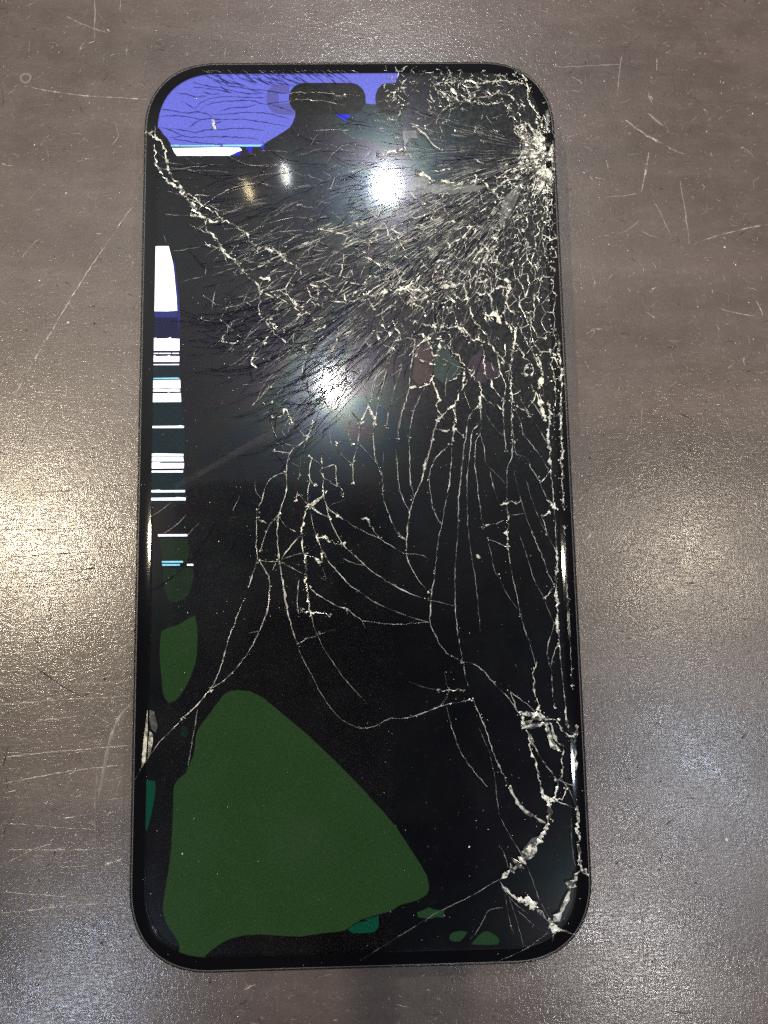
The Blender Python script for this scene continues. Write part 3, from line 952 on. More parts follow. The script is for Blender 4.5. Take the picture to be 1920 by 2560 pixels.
# curved edge of the cover glass over the black border
def rimz(d): q = max(0.0, FLAT - d); return GZ - (0.075 * q + 0.022 * q * q)
loft('glass_border', [(0.64, 7.6), (0.67, rimz(.7)-.03)] + [(d, rimz(d)) for d in (.75, .9, 1.1, 1.3, 1.5, 1.7, 1.9, 2.1, 2.3, 2.5, 2.62)], M_black, phone, n=24)
loft('display_panel', [(2.55, GZ - .46)], M_panel, phone, cap_last=True, smooth=False)
# buttons on the left edge
for y0, y1 in ((577, 640), (700, 795), (812, 905)):
    a, b_ = at(350, y0, 7), at(350, y1, 7)
    prof = [(-W2 - .22, z, y) for z, y in ((3.2, 0), (7.0, 0))]
    ya, yb = a.y, b_.y
    vs, fs = [], []
    pr = [(-W2+.1, 2.6), (-W2-.14, 2.9), (-W2-.22, 3.4), (-W2-.22, 6.0), (-W2-.14, 6.6), (-W2+.1, 6.9)]
    for yy_, sh in ((ya, .1), (ya-.35, 0), (yb+.35, 0), (yb, .1)):
        vs += [(x + (sh if k not in (0, 5) else 0), yy_, z) for k, (x, z) in enumerate(pr)]
    for r_ in range(3):
        for k in range(5): b0 = r_*6 + k; fs.append((b0, b0+1, b0+7, b0+6))
    fs += [(5,4,3,2,1,0), (18,19,20,21,22,23)]
    obj('side_button', vs, fs, M_frame, phone)

# lit and bled areas of the display, with painted glare, reflection and sheen
ZP = GZ - .44
blue = pts('T1', '225 600 228 540 240 480 262 410 300 345 350 285 410 240 480 212 540 196 600 189 680 186 760 184') + pts('T2', '60 184 332 180 325 195 297 210 290 225 278 240 275 268') \
     + pts('T2', '230 266 170 278 135 315 118 365 122 400 125 430 85 432 45 425 42 370 20 320 0 300') + pts('T1', '1600 268 1480 268 1330 270 1280 295 1250 330 1240 370 1242 420 1258 460 1285 490 1282 530 1262 580 1240 612 1200 640 1160 665 1110 695 1070 718 1040 745 1020 758 920 760 780 758 720 760 600 758 500 752 400 748 330 745 318 720 300 690 270 660 250 630')
patch('lit_area', blue, ZP, E_blue, phone)['label'] = 'large violet blue area in the top left corner of the screen'
patch('pill_ghost', pts('T1', '1240 282 1180 275 1110 288 1080 320 1062 360 1066 410 1080 460 1115 495 1150 508 1200 514 1270 514 1284 492 1258 460 1242 420 1160 430 1158 350 1238 345'), ZP + .02, E_ghost, phone, False)  # ghost reflection of the sensor pill, painted as dimmer violet
patch('lit_line', pts('T1', '328 744 385 742 400 748 395 757 332 757'), ZP+.03, E_cyan, phone)
patch('lit_line', pts('T1', '402 746 680 744 712 750 700 757 405 757'), ZP+.03, E_cyan, phone)
patch('lit_line', pts('T1', '728 742 1032 742 1015 756 730 756'), ZP+.03, E_cyan, phone)
patch('lit_bar', pts('T1', '340 768 420 768 560 766 700 764 858 766 876 785 840 798 790 822 770 828 650 826 550 828 450 826 376 828 355 800'), ZP+.03, E_white, phone)
patch('blue_bit', pts('T1', '795 825 830 805 868 795 862 822'), ZP+.02, E_deep, phone)
patch('blue_bit', pts('T1', '905 764 955 764 948 806 932 806 928 780 915 778'), ZP+.02, E_deep, phone)
patch('blue_bit', pts('T1', '1020 758 1048 745 1042 775 1028 780'), ZP+.02, E_deep, phone)
patch('blue_bit', pts('P', '838 286 875 286 872 296 862 298 866 304 852 296'), ZP+.02, E_deep, phone)
for s in ('197 172 240 170 312 170 322 210 345 300 355 380 362 460 372 560 378 666 300 670 190 669 190 560 196 400 195 240',
          '180 905 190 885 215 872 222 880 300 880 330 868 328 880 395 882 395 972 182 972', '182 1012 210 1008 214 1016 300 1014 318 1006 320 1014 394 1016 393 1058 182 1058',
          '180 1201 401 1198 403 1262 350 1263 300 1261 182 1263', '186 1272 250 1270 400 1272 400 1286 186 1286',
          '181 1300 290 1302 318 1294 320 1300 405 1298 408 1366 180 1368'):
    patch('lit_bar', pts('T3', s), ZP+.03, E_white, phone)
for tl, s in (('T3', '190 990 235 990 233 997 190 997'), ('T3', '238 990 332 990 330 997 240 997'), ('T3', '340 990 391 990 391 997 342 997'), ('T3', '190 1077 392 1075 392 1083 190 1083'),
              ('T3', '176 1552 385 1550 400 1546 430 1552 428 1566 176 1567'), ('T5', '176 414 210 410 425 414 425 429 176 430'),
              ('T5', '173 436 425 436 425 444 173 444'), ('T5', '173 450 426 450 426 470 173 471'), ('T5', '173 481 240 478 250 484 430 484 428 524 172 526'),
              ('T5', '182 543 422 542 422 556 182 556'), ('T5', '172 694 240 690 260 694 437 692 437 708 172 709'), ('T5', '170 752 360 750 380 746 443 750 443 770 168 771'),
              ('T5', '231 1032 455 1031 455 1046 231 1047'), ('T5', '453 1260 500 1259 502 1271 455 1272')):
    patch('lit_bar', pts(tl, s), ZP+.03, E_white, phone)
patch('lit_line', pts('T3', '186 1182 380 1178 395 1184 395 1192 186 1192'), ZP+.03, E_cyan, phone)
patch('lit_line', pts('T5', '260 1237 422 1236 422 1249 260 1250'), ZP+.03, E_cyan, phone)
patch('lit_line', pts('T5', '262 1260 398 1260 398 1272 264 1273'), ZP+.03, E_cyan, phone)
patch('teal_strip', pts('T3', '186 1088 400 1088 405 1180 412 1380 425 1659 180 1659 182 1380'), ZP, E_teal, phone)
patch('teal_strip', pts('T5', '182 112 428 112 440 640 445 800 300 805 172 800 176 400'), ZP, E_teal, phone)
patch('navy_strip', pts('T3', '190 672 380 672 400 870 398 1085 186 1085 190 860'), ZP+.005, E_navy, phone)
patch('glare_halo', pts('T3', '345 290 362 300 372 420 392 560 400 690 390 860 396 900 398 990 392 860 382 660 372 560 362 440 352 340'), ZP+.015, E_glare, phone)  # blue glare round the white bars, painted as dim emission
patch('glare_halo', pts('T3', '195 672 378 672 380 716 200 718'), ZP+.015, E_glare, phone)
patch('faint_green_area', pts('T5', '240 1060 455 1062 468 1150 470 1200 440 1250 270 1290 262 1200 245 1120'), ZP+.01, E_green2, phone)
patch('faint_green_area', pts('T5', '272 1292 430 1285 500 1290 505 1340 495 1400 470 1480 430 1530 380 1550 320 1548 295 1500 280 1440 270 1360'), ZP+.01, E_green2, phone)
patch('green_leaf_area', pts('T7', '462 105 472 160 480 240 475 380 452 480 410 580 360 660 320 700 285 711 262 690 243 650 234 560 220 400 222 300 236 212 300 188 350 170 400 140'), ZP+.01, E_green, phone, True)
big = pts('T7', '640 680 665 650 700 630 760 622 840 630 930 672 1060 780 1240 930 1450 1130 1659 1345') + pts('T10', '60 250 150 345 250 462 340 600 420 725 462 800 478 870 474 905 455 935 400 968 330 988 280 1000 245 1022 210 1045 165 1058 130 1066 80 1082 0 1105') \
    + pts('T9', '1600 1115 1560 1135 1500 1178 1430 1190 1350 1196 1270 1208 1190 1221 1050 1215 920 1205 800 1212 700 1236 620 1282 570 1320 530 1357 490 1358 450 1350 400 1340 355 1323 357 1295 350 1265 320 1210 285 1165 258 1110 240 1040 244 990 255 920 266 840 280 760 300 600 310 400 315 200 322 170 345 135 400 90 415 50 430 20') \
    + pts('T7', '430 1125 452 1075 464 1010 468 950 478 905 500 868 560 790')
patch('green_area', big, ZP+.01, E_green, phone)['label'] = 'large dark green leaf shaped area on the lower screen'
patch('sea_green_area', pts('T9', '1518 1170 1560 1142 1600 1122 1659 1112') + pts('T10', '30 1100 80 1090 128 1075 130 1150 112 1175 95 1190 30 1195') + pts('T9', '1620 1197 1555 1197'), ZP+.015, E_sea, phone)
patch('sea_green_area', pts('T10', '395 1052 430 1040 455 1028 480 1018 500 1030 540 1036 582 1040 578 1090 520 1085 490 1098 440 1092 400 1086'), ZP+.012, E_leaf, phone)
patch('sea_green_area', pts('T9', '120 128 150 140 188 146 190 200 182 270 164 360 145 440 128 490 120 480'), ZP+.012, E_sea, phone)
patch('small_green_area', pts('T10', '616 1225 625 1205 645 1190 690 1181 725 1183 740 1192 720 1226 688 1254 650 1254 625 1246'), ZP+.01, E_leaf, phone, True)
patch('small_green_area', pts('T10', '770 1273 795 1240 825 1208 850 1190 880 1182 910 1195 940 1215 962 1240 964 1255 950 1275 880 1279 810 1276'), ZP+.01, E_leaf, phone)
patch('sea_green_area', pts('T7', '365 885 390 868 412 890 418 930 395 955 372 935'), ZP+.01, emit('lit_very_dark_green', (.004,.016,.009)), phone)
for c_, s_ in (((.030,.010,.012), '415 940 430 1000 400 1180 450 1240 530 1200 555 1150 560 1080 530 900 450 880'), ((.008,.026,.023), '610 900 660 940 770 1080 780 1130 650 1240 570 1160 560 1040 600 1010'),
               ((.022,.011,.028), '850 1040 940 950 955 1040 1070 1110 1090 1190 990 1190 920 1230 870 1170 820 1110')):
    patch('sheen_tint', pts('T4', s_), ZP+.01, principled('iridescent_tint', c_, .3, .1)[0], phone)  # iridescent sheen of the broken glass put into fixed colours
# sensor pill and camera hole
pill = [(724 + (72 + 22) * 0, 0)]
def stadium(x0, x1, y0, y1):
    r_ = (y1 - y0) / 2; cy = (y0 + y1) / 2; out = []
    for k in range(13): a = R(-90 + 15*k); out.append((x1 - r_ + r_*math.cos(a), cy + r_*math.sin(a)))
    for k in range(13): a = R(90 + 15*k); out.append((x0 + r_ + r_*math.cos(a), cy + r_*math.sin(a)))
    return out
patch('sensor_window', stadium(722, 914, 207, 284), ZP+.05, M_pill, phone)
patch('front_camera', stadium(938, 1020, 207, 286), ZP+.05, M_pill, phone)

# ------------------------------------------------------------------ cracks
def inside_poly(x, y, poly):
    c = False; j = len(poly) - 1
    for i in range(len(poly)):
        (xi, yi), (xj, yj) = poly[i], poly[j]
        if (yi > y) != (yj > y) and x < (xj-xi)*(y-yi)/(yj-yi) + xi: c = not c
        j = i
    return c
IX, IY = 1378.0, 380.0                    # where the phone was hit
MK = {'B': M_cb, 'M': M_cm, 'F': M_cf, 'D': M_cd, 'K': M_cd}
main_lines = []
chips = Soup()
ncr = 0
for ln in CR_T.strip().splitlines():
    head, s = ln.split('|'); tl, kd, w = head.split()
    p = pts(tl, s); w = float(w) * (1.0 if tl in ('T8', 'T10') and float(w) >= .26 else CW[kd])
    main_lines.append(p)
    sp_ = Soup()
    ribbon(sp_, p, w, jit={'B': 2.1, 'M': .8}.get(kd, .5), bead={'B': .8, 'M': .45}.get(kd, .25), step=6 if kd == 'B' else 8)
    if kd in 'BM':
        line = smooth_line(p, 7)
        for x, y in line:
            if rnd.random() < (.5 if kd == 'B' else .16):
                chip(chips, x + rnd.gauss(0, 2.5), y + rnd.gauss(0, 2.5), rnd.uniform(.6, 1.5) * (.10 if kd == 'B' else .075) + w*.12)
        for x, y in (p[0], p[-1]):
            if rnd.random() < .6:
                for _ in range(3): chip(chips, x + rnd.gauss(0, 3), y + rnd.gauss(0, 3), rnd.uniform(.10, .24))
    obj('crack', sp_.v, sp_.f, MK[kd], phone)
# dark hairlines over the lit violet area
bl = [('T1', s) for s in BLUE_T.strip().splitlines()]
for k in range(24):
    x = 600 + 42 * k + rnd.uniform(-12, 12); y = 168 + rnd.uniform(-4, 10)
    l = rnd.uniform(70, 180)
    bl.append(('T1', '%f %f %f %f %f %f' % (x, y, x + l*.45, y + l*.22, x + l, y + l*.62)))
    if rnd.random() < .6: bl.append(('T1', '%f %f %f %f' % (x + l*.45, y + l*.22, x + l*.8, y + l*.28)))
for k in range(26):
    x = 640 + 26 * k + rnd.uniform(-10, 10); y = rnd.uniform(215, 262); l = rnd.uniform(60, 130)
    bl.append(('T1', '%f %f %f %f %f %f' % (x, y, x + l*.5, y + l*.18, x + l, y + l*.45)))
for tl, s in bl:
    sp_ = Soup(); ribbon(sp_, pts(tl, s), .15, jit=.6, bead=.3, step=7)
    obj('crack', sp_.v, sp_.f, M_cd, phone)
tb = Soup()
for k in range(30):
    x = 560 + 40*k + rnd.uniform(-10, 10); ribbon(tb, pts('T1', '%f %f %f %f' % (x, 168, x + rnd.uniform(20, 60), 188)), .14, jit=.3)
tag(obj('edge_splinters', tb.v, tb.f, M_cf, phone), kind='stuff')

rnd.seed(11)
# fine web round the impact: cells stretched away from it
def polar(x, y): return math.hypot(x-IX, y-IY), math.degrees(math.atan2(y-IY, -(x-IX)))   # 0 = left, 90 = down
def density(x, y):
    """how thick and how bright the crushed web is at a photo pixel: (keep, bright)"""
    r_, a = polar(x, y); k = b_ = 0.0
    # crushed fan below the impact, the bright break line, and the splintered right edge
    if inside_poly(x, y, [(560,640),(620,600),(860,560),(900,735),(840,880),(640,900),(560,860)]): k, b_ = .55, .22
    if inside_poly(x, y, [(440,430),(560,400),(700,560),(620,600),(560,640),(460,560)]): k, b_ = .34, .16
    if inside_poly(x, y, [(860,560),(1000,480),(1200,440),(1300,440),(1180,700),(980,720),(880,735),(800,700)]): k, b_ = .88, .24
    if inside_poly(x, y, [(800,800),(980,830),(1150,820),(1160,870),(960,890),(800,880)]): k, b_ = .75, .42
    if inside_poly(x, y, [(1160,500),(1330,400),(1425,400),(1440,1010),(1340,960),(1250,800),(1160,730)]): k, b_ = .85, .36
    if inside_poly(x, y, [(880,705),(960,690),(1150,640),(1230,580),(1260,640),(1170,760),(1050,760),(990,780),(900,780)]): k, b_ = .92, .62
    if inside_poly(x, y, [(1060,210),(1150,195),(1290,230),(1320,300),(1380,340),(1350,360),(1290,340),(1260,260),(1100,250),(1080,290),(1060,260)]): k, b_ = .95, .7
    if inside_poly(x, y, [(960,170),(1290,180),(1320,220),(1200,205),(1020,215),(1000,300),(960,300)]): k, b_ = .5, .3
    if inside_poly(x, y, [(1040,480),(1240,420),(1330,380),(1350,420),(1300,470),(1180,560),(1100,600)]): k, b_ = .6, .35
    if inside_poly(x, y, [(1330,900),(1420,900),(1440,1150),(1380,1150)]): k, b_ = .55, .6
    return k, b_
web = {'b': Soup(), 'm': Soup(), 'f': Soup()}
# jittered sites in (log r, angle) space
sites = []
a = -40.0
while a < 112:
    u = math.log(26.0)
    while u < math.log(1050):
        uu, aa = u + rnd.uniform(-.075, .075), a + rnd.uniform(-1.6, 1.6)
        sites.append(Vector((uu * 14.0, aa * .36))); u += .155
    a += 2.7
tv, te, tf, _, _, _ = delaunay_2d_cdt(sites, [], [], 0, 1e-6)
def circ(a, b, c):
    d = 2 * (a.x*(b.y-c.y) + b.x*(c.y-a.y) + c.x*(a.y-b.y))
    if abs(d) < 1e-9: return None
    ux = (a.length_squared*(b.y-c.y) + b.length_squared*(c.y-a.y) + c.length_squared*(a.y-b.y)) / d
    uy = (a.length_squared*(c.x-b.x) + b.length_squared*(a.x-c.x) + c.length_squared*(b.x-a.x)) / d
    return ux, uy
cen, emap = [], {}
for fi, f in enumerate(tf):
    cen.append(circ(tv[f[0]], tv[f[1]], tv[f[2]]))
    for i in range(3):
        e = tuple(sorted((f[i], f[(i+1) % 3]))); emap.setdefault(e, []).append(fi)
def unpolar(c):
    r_, a_ = math.exp(c[0] / 14.0), math.radians(c[1] / .36)
    return IX - r_*math.cos(a_), IY + r_*math.sin(a_)
shard_lines = []
for e, fl in emap.items():
    if len(fl) != 2 or not cen[fl[0]] or not cen[fl[1]]: continue
    if max(cen[fl[0]][0], cen[fl[1]][0]) > 110: continue
    p0, p1 = unpolar(cen[fl[0]]), unpolar(cen[fl[1]])
    L = math.dist(p0, p1)
    if L > 260 or L < 2: continue
    mx, my = (p0[0]+p1[0])/2, (p0[1]+p1[1])/2
    k, b_ = density(mx, my)
    q = at(mx, my)
    if k == 0 or inset_of(q.x, q.y) < .9 or rnd.random() > k: continue
    q0, q1 = at(*p0), at(*p1)
    if min(inset_of(q0.x, q0.y), inset_of(q1.x, q1.y)) < .75: continue
    if k > .5 and L > 14: shard_lines.append([p0, p1])
    u = rnd.random()
    kind = 'b' if u < b_*.8 else ('m' if u < b_*.8 + .3 else 'f')
    ribbon(web[kind], [p0, ((p0[0]+p1[0])/2 + rnd.gauss(0, L*.045), (p0[1]+p1[1])/2 + rnd.gauss(0, L*.045)), p1], {'b': .125, 'm': .088, 'f': .068}[kind], jit=.8, bead=.55, step=6, taper=False)
    if kind == 'b' and rnd.random() < .75:
        for _ in range(rnd.choice((1, 2, 3))): chip(chips, p0[0] + rnd.gauss(0, 3), p0[1] + rnd.gauss(0, 3), rnd.uniform(.08, .24))
rnd.seed(23)
# radial hair cracks
hair = {'m': Soup(), 'f': Soup(), 'g': Soup()}
def hairline(a, r0, r1, w, sp_, bend=0.0, jit=.8):
    line = []
    n = max(2, int((r1-r0)/40)); 
    for i in range(n + 1):
        r_ = r0 + (r1-r0)*i/n; aa = math.radians(a + bend*((i/n)**2) + rnd.gauss(0, .12))
        line.append((IX - r_*math.cos(aa), IY + r_*math.sin(aa)))
    q = [at(*p) for p in line]
    if min(inset_of(p.x, p.y) for p in q) < .9: return
    ribbon(sp_, line, w, jit=jit, bead=.35, step=12)
blue_px = blue
for k in range(2100):
    a = rnd.choice((rnd.uniform(-18, 75), rnd.uniform(0, 55), rnd.gauss(30, 18)))
    r0 = rnd.choice((rnd.uniform(60, 500), rnd.uniform(300, 1000))); r1 = r0 + rnd.uniform(30, 190) * (.45 if r0 < 620 else 1)
    x, y = IX - r0*math.cos(math.radians(a)), IY + r0*math.sin(math.radians(a))
    x1, y1 = IX - r1*math.cos(math.radians(a)), IY + r1*math.sin(math.radians(a))
    if inside_poly(x, y, blue_px) or inside_poly(x1, y1, blue_px): continue
    if x1 < 480 and y1 > 560 and rnd.random() < .75: continue
    if y1 > 1150: continue
    lim = 760 if a > 50 else 1000
    if r1 > lim: continue
    near = 1 - r0 / 1000
    u = rnd.random()
    if 940 < x < 1330 and 250 < y < 500 and u < .75: continue
    u = rnd.random()
    key = 'm' if u < .06 + .28 * max(0, near - .3) * (a > 8) else ('f' if u < .50 else 'g')
    hairline(a, r0, r1, {'m': .065, 'f': .06, 'g': .10}[key], hair[key], rnd.gauss(0, 2.0))
# short jagged splinter lines that chain across the hair cracks
def seg_d(x, y, p, q):
    dx, dy = q[0]-p[0], q[1]-p[1]; t = max(0, min(1, ((x-p[0])*dx + (y-p[1])*dy) / (dx*dx+dy*dy)))
    return math.hypot(x-p[0]-t*dx, y-p[1]-t*dy)
BOWL = [(385,350),(470,470),(510,545),(600,650),(660,720),(780,735),(900,745),(985,722),(1080,715),(1160,700),(1230,640),(1300,560),(1350,470),(1385,400)]
BOWL2 = [(560,860),(640,900),(700,960),(780,860),(860,870),(960,830),(1080,860),(1180,850)]
zig = {'b': Soup(), 'm': Soup()}
def zigzag(x, y, ang, n, l, w, sp_):
    line = [(x, y)]
    for i in range(n):
        ang += rnd.gauss(0, .42); q = l * rnd.uniform(.4, 1.5)
        x += q*math.cos(ang); y += q*math.sin(ang); line.append((x, y))
    if min(inset_of(at(*p).x, at(*p).y) for p in line) < .8: return
    ribbon(sp_, line, w, jit=.9, bead=.7, step=5)
    if rnd.random() < .6:
        for _ in range(2): chip(chips, line[n//2][0] + rnd.gauss(0, 2), line[n//2][1] + rnd.gauss(0, 2), rnd.uniform(.05, .17))
for k in range(1150):
    a = rnd.choice((rnd.uniform(-12, 88), rnd.gauss(42, 20))); r_ = rnd.choice((rnd.uniform(120, 900), rnd.uniform(150, 650)))
    x, y = IX - r_*math.cos(R(a)), IY + r_*math.sin(R(a))
    if x < 400 or y > 1080 or y < 360: continue
    # chains gather along the bowl-shaped break line and right of it
    dmin = min(seg_d(x, y, BOWL[i], BOWL[i+1]) for i in range(len(BOWL)-1))
    dens = 1.1 * math.exp(-(dmin/34)**2) * (.35 if x < 560 else (.6 if x < 760 else 1)) + .55 * math.exp(-(min(seg_d(x, y, BOWL2[i], BOWL2[i+1]) for i in range(len(BOWL2)-1))/24)**2)
    if x > 1080 and 430 < y < 980: dens += .38
    elif y < 740: dens += .13 + .2*(x > 900)*(y > 540)
    elif y < 900: dens += .14
    if 900 < x < 1330 and y < 490: dens *= .3
    if x < 1000 and y > 930: dens *= .3
    if rnd.random() > dens: continue
    tang = math.atan2(y-IY, x-IX) + (math.pi/2 if rnd.random() < (.12 if x > 1080 else .3) else 0) + rnd.gauss(0, .22)
    b_ = rnd.random() < .42
    zigzag(x, y, tang, rnd.choice((2, 3, 4)), rnd.uniform(6, 14), .085 if b_ else .07, zig['b' if b_ else 'm'])
# crumbled corner above the impact
for k in range(420):
    x, y = rnd.uniform(950, 1370), rnd.uniform(165, 350)
    if density(x, y)[0] < .4 and rnd.random() < .85: continue
    zigzag(x, y, rnd.gauss(.5, .8), rnd.choice((2, 3)), rnd.uniform(4, 9), rnd.uniform(.06, .12), zig['b' if rnd.random() < .5 else 'm'])
for k in range(130):                                  # faint streaks in the smooth oval beside it
    a = rnd.uniform(-20, 22); r0 = rnd.uniform(60, 400); hairline(a, r0, r0 + rnd.uniform(30, 120), .05, hair['f'], rnd.gauss(0, 1), .3)
# fine bright parallel lines of the fan
for k in range(380):
    a = rnd.uniform(14, 62); r0 = rnd.uniform(170, 760); r1 = r0 + rnd.uniform(25, 110)
    x1, y1 = IX - r1*math.cos(math.radians(a)), IY + r1*math.sin(math.radians(a))
    if y1 > 1000 or x1 < 560 or (y1 > 760 and x1 > 960) or inside_poly(x1, y1, blue_px): continue
    hairline(a, r0, r1, rnd.choice((.05, .06, .075)), hair['m'], rnd.gauss(0, 1.2), .4)
# dark fissures fanning down to the left edge
for k in range(150):
    a = rnd.uniform(27, 52); r0 = rnd.uniform(560, 900); r1 = r0 + rnd.uniform(80, 260)
    if IX - r1*math.cos(math.radians(a)) < 385: continue
    hairline(a, r0, r1, .10, hair['g'], rnd.uniform(-6, 0))
# star at the point of impact, and powder
star = Soup()
for k in range(130):
    a = rnd.gauss(25, 55); r0 = rnd.uniform(4, 50); r1 = r0 + rnd.uniform(14, 80)
    p0 = (1392 - r0*math.cos(R(a)), 385 + r0*math.sin(R(a))); p1 = (1392 - r1*math.cos(R(a)) , 385 + r1*math.sin(R(a)))
    if min(inset_of(at(*p).x, at(*p).y) for p in (p0, p1)) < .62: continue
    ribbon(star, [p0, p1], rnd.uniform(.07, .2), jit=1.5, step=6)
for k in range(380):
    x, y = rnd.gauss(1366, 17), rnd.gauss(385, 32)
    q = at(x, y)
    if inset_of(q.x, q.y) > .65: chip(star, x, y, rnd.uniform(.06, .3), .03)
# powder and splinters along the crushed edge
for k in range(3200):
    x, y = rnd.uniform(430, 1450), rnd.uniform(160, 1250)
    kk, b_ = density(x, y); q = at(x, y)
    if inset_of(q.x, q.y) < .8 or rnd.random() > b_ * .8: continue
    chip(chips, x, y, .05 * math.exp(abs(rnd.gauss(0, .6))))
for k in range(190):                                   # right edge, splintered the whole way down
    y = rnd.uniform(430, 1250); x = 1371 + (y-430)*.0465 - abs(rnd.gauss(0, 12)) + 4
    q = at(x, y)
    if inset_of(q.x, q.y) > .75: chip(chips, x, y, rnd.uniform(.05, .22) * (1.2 if 650 < y < 900 else .8))
for k in range(1100):                                  # loose grains everywhere on the glass
    x, y = rnd.uniform(350, 1480), rnd.uniform(160, 2420); q = at(x, y)
    if inset_of(q.x, q.y) < .9: continue
    if x < 900 and y > 1550 and rnd.random() < .75: continue
    chip(chips, x, y, .035 * math.exp(abs(rnd.gauss(0, .5))))
tag(obj('glass_splinters', chips.v, chips.f, M_cb, phone), kind='stuff')
for k, m in (('b', M_cb), ('m', M_cm)): tag(obj('splinter_chains', zig[k].v, zig[k].f, m, phone), kind='stuff')
tag(obj('impact_star', star.v, star.f, M_cb, phone), kind='stuff')['label'] = 'white crushed glass where the right edge was hit'
for k, m in (('b', M_cb), ('m', M_cm), ('f', M_cf)):
    tag(obj('crack_web', web[k].v, web[k].f, m, phone), kind='stuff')
for k, m in (('m', M_cm), ('f', M_cf), ('g', M_cd)):
    tag(obj('hair_cracks', hair[k].v, hair[k].f, m, phone), kind='stuff')
# missing glass: black holes beside the impact, pale flakes and painted lamp glints
for s in ('1425 655 1455 648 1485 660 1492 700 1470 722 1430 712 1408 680', '1428 760 1450 752 1462 775 1448 790 1430 784', '1440 870 1470 862 1475 895 1458 920 1432 925 1428 895'):
    p = pts('T2', s); c_ = at(sum(q[0] for q in p)/len(p), sum(q[1] for q in p)/len(p))
    patch('glass_hole', p, surf(c_.x, c_.y) + .14, M_hole, phone)
def flake_glint(tile, s, m=M_flake_glint, lift=.03):
    p = pts(tile, s); v2 = [at(*q) for q in p]
    n = len(v2); c_ = sum(v2, Vector((0,0,0))) / n
    vs = [(v.x, v.y, surf(v.x, v.y) + .015) for v in v2] + [(c_.x, c_.y, surf(c_.x, c_.y) + .015 + lift)]
    fs = [(k, (k+1) % n, n) for k in range(n)]
    a_ = sum(v2[k].x*v2[(k+1) % n].y - v2[(k+1) % n].x*v2[k].y for k in range(n))
    if a_ < 0: fs = [tuple(reversed(f)) for f in fs]
    return obj('flare' if m is M_flare else 'glass_flake_glint', vs, fs, m, phone)
flake_glint('T7', '135 755 122 850 108 960 98 1060 94 1130 104 1140 122 1110 130 1000 136 900')
flake_glint('T7', '148 905 172 925 172 980 158 1050 146 1085 138 1098 140 1000')
flake_glint('T7', '150 760 180 770 205 870 190 915 160 890 148 830', M_veil)
flake_glint('T2', '320 640 430 630 440 690 380 700 340 760', M_veil)
flake_glint('T2', '360 980 500 985 550 1030 548 1110 420 1130 360 1120', M_veil)
flake_glint('T2', '550 1040 800 1045 980 1060 900 1100 700 1125 550 1120', M_veil, .05)
flake_glint('T2', '1110 1150 1200 1060 1260 1010 1230 1110 1150 1300 1080 1400 1070 1300', M_veil)
flake_glint('T2', '1250 690 1320 680 1340 800 1240 860', M_veil)
flake_glint('T2', '1425 480 1455 460 1458 560 1430 630 1420 560', M_veil)
flake_glint('T10', '1110 670 1130 610 1190 540 1240 525 1230 580 1180 640', M_veil)
flake_glint('T8', '1150 845 1200 850 1250 848 1280 858 1230 872 1170 868', M_veil)
flake_glint('T8', '1290 870 1305 880 1325 950 1350 1000 1385 1035 1375 1048 1335 1020 1302 960')
flake_glint('T8', '1160 930 1180 925 1205 980 1190 1010 1165 970', M_veil)
flake_glint('T12', '470 808 510 770 560 745 580 735 540 780 500 815')
flake_glint('T12', '1150 1010 1180 1045 1210 1065 1200 1072 1165 1050')
flake_glint('T8', '1080 1370 1120 1420 1150 1450 1200 1495 1180 1500 1130 1470 1095 1420', M_veil)
flake_glint('T1', '640 545 660 548 680 630 655 632')  # white lamp reflection drawn as a pale chip
flake_glint('T1', '1192 920 1225 935 1232 1000 1222 1035 1195 1030 1185 970')  # reflection of a distant light, also drawn as a chip
flake_glint('P', '815 1000 822 1012 700 1085 560 1160 440 1222 432 1212 560 1140 690 1066', M_flare, .0)['label'] = 'painted diagonal lamp smear'
flake_glint('P', '800 1010 810 1020 640 1112 480 1200 475 1195 620 1105', M_flare, .01)
flake_glint('T6', '800 1068 820 1070 835 1090 822 1098 806 1086')
flake_glint('T12', '670 878 700 880 702 900 680 902')

# ------------------------------------------------------------------ the cover glass, split into its shards
ring_ = rr(2.62, 14)
V, E_ = [], []
def addv(x, y): V.append(Vector((x, y))); return len(V) - 1
i0 = [addv(x, y) for x, y in ring_]
E_ += [(i0[k], i0[(k+1) % len(i0)]) for k in range(len(i0))]
for p in main_lines + shard_lines:
    q = [at(x, y) for x, y in (smooth_line(p, 22) if len(p) > 2 else p)]
    ids = [addv(v.x, v.y) for v in q]
    E_ += [(ids[k], ids[k+1]) for k in range(len(ids)-1)]
vo, eo, fo, ov, oe, of = delaunay_2d_cdt(V, E_, [], 0, 1e-3)
cons = set()
for k, e in enumerate(eo):
    if oe[k]: cons.add(tuple(sorted(e)))
par = list(range(len(fo)))
def find(a):
    while par[a] != a: par[a] = par[par[a]]; a = par[a]
    return a
em = {}
for fi, f in enumerate(fo):
    for i in range(len(f)):
        e = tuple(sorted((f[i], f[(i+1) % len(f)]))); em.setdefault(e, []).append(fi)
for e, fl in em.items():
    if len(fl) == 2 and e not in cons: par[find(fl[0])] = find(fl[1])
groups = {}
for fi, f in enumerate(fo):
    c_ = sum((vo[i] for i in f), Vector((0, 0))) / len(f)
    if inset_of(c_.x, c_.y) > 2.60: groups.setdefault(find(fi), []).append(fi)
def area(fl):
    s = 0
    for fi in fl:
        a_, b_, c_ = (vo[i] for i in fo[fi][:3]); s += abs((b_-a_).cross(c_-a_)) / 2
    return s
order = sorted(groups.values(), key=area, reverse=True)
small = Soup()
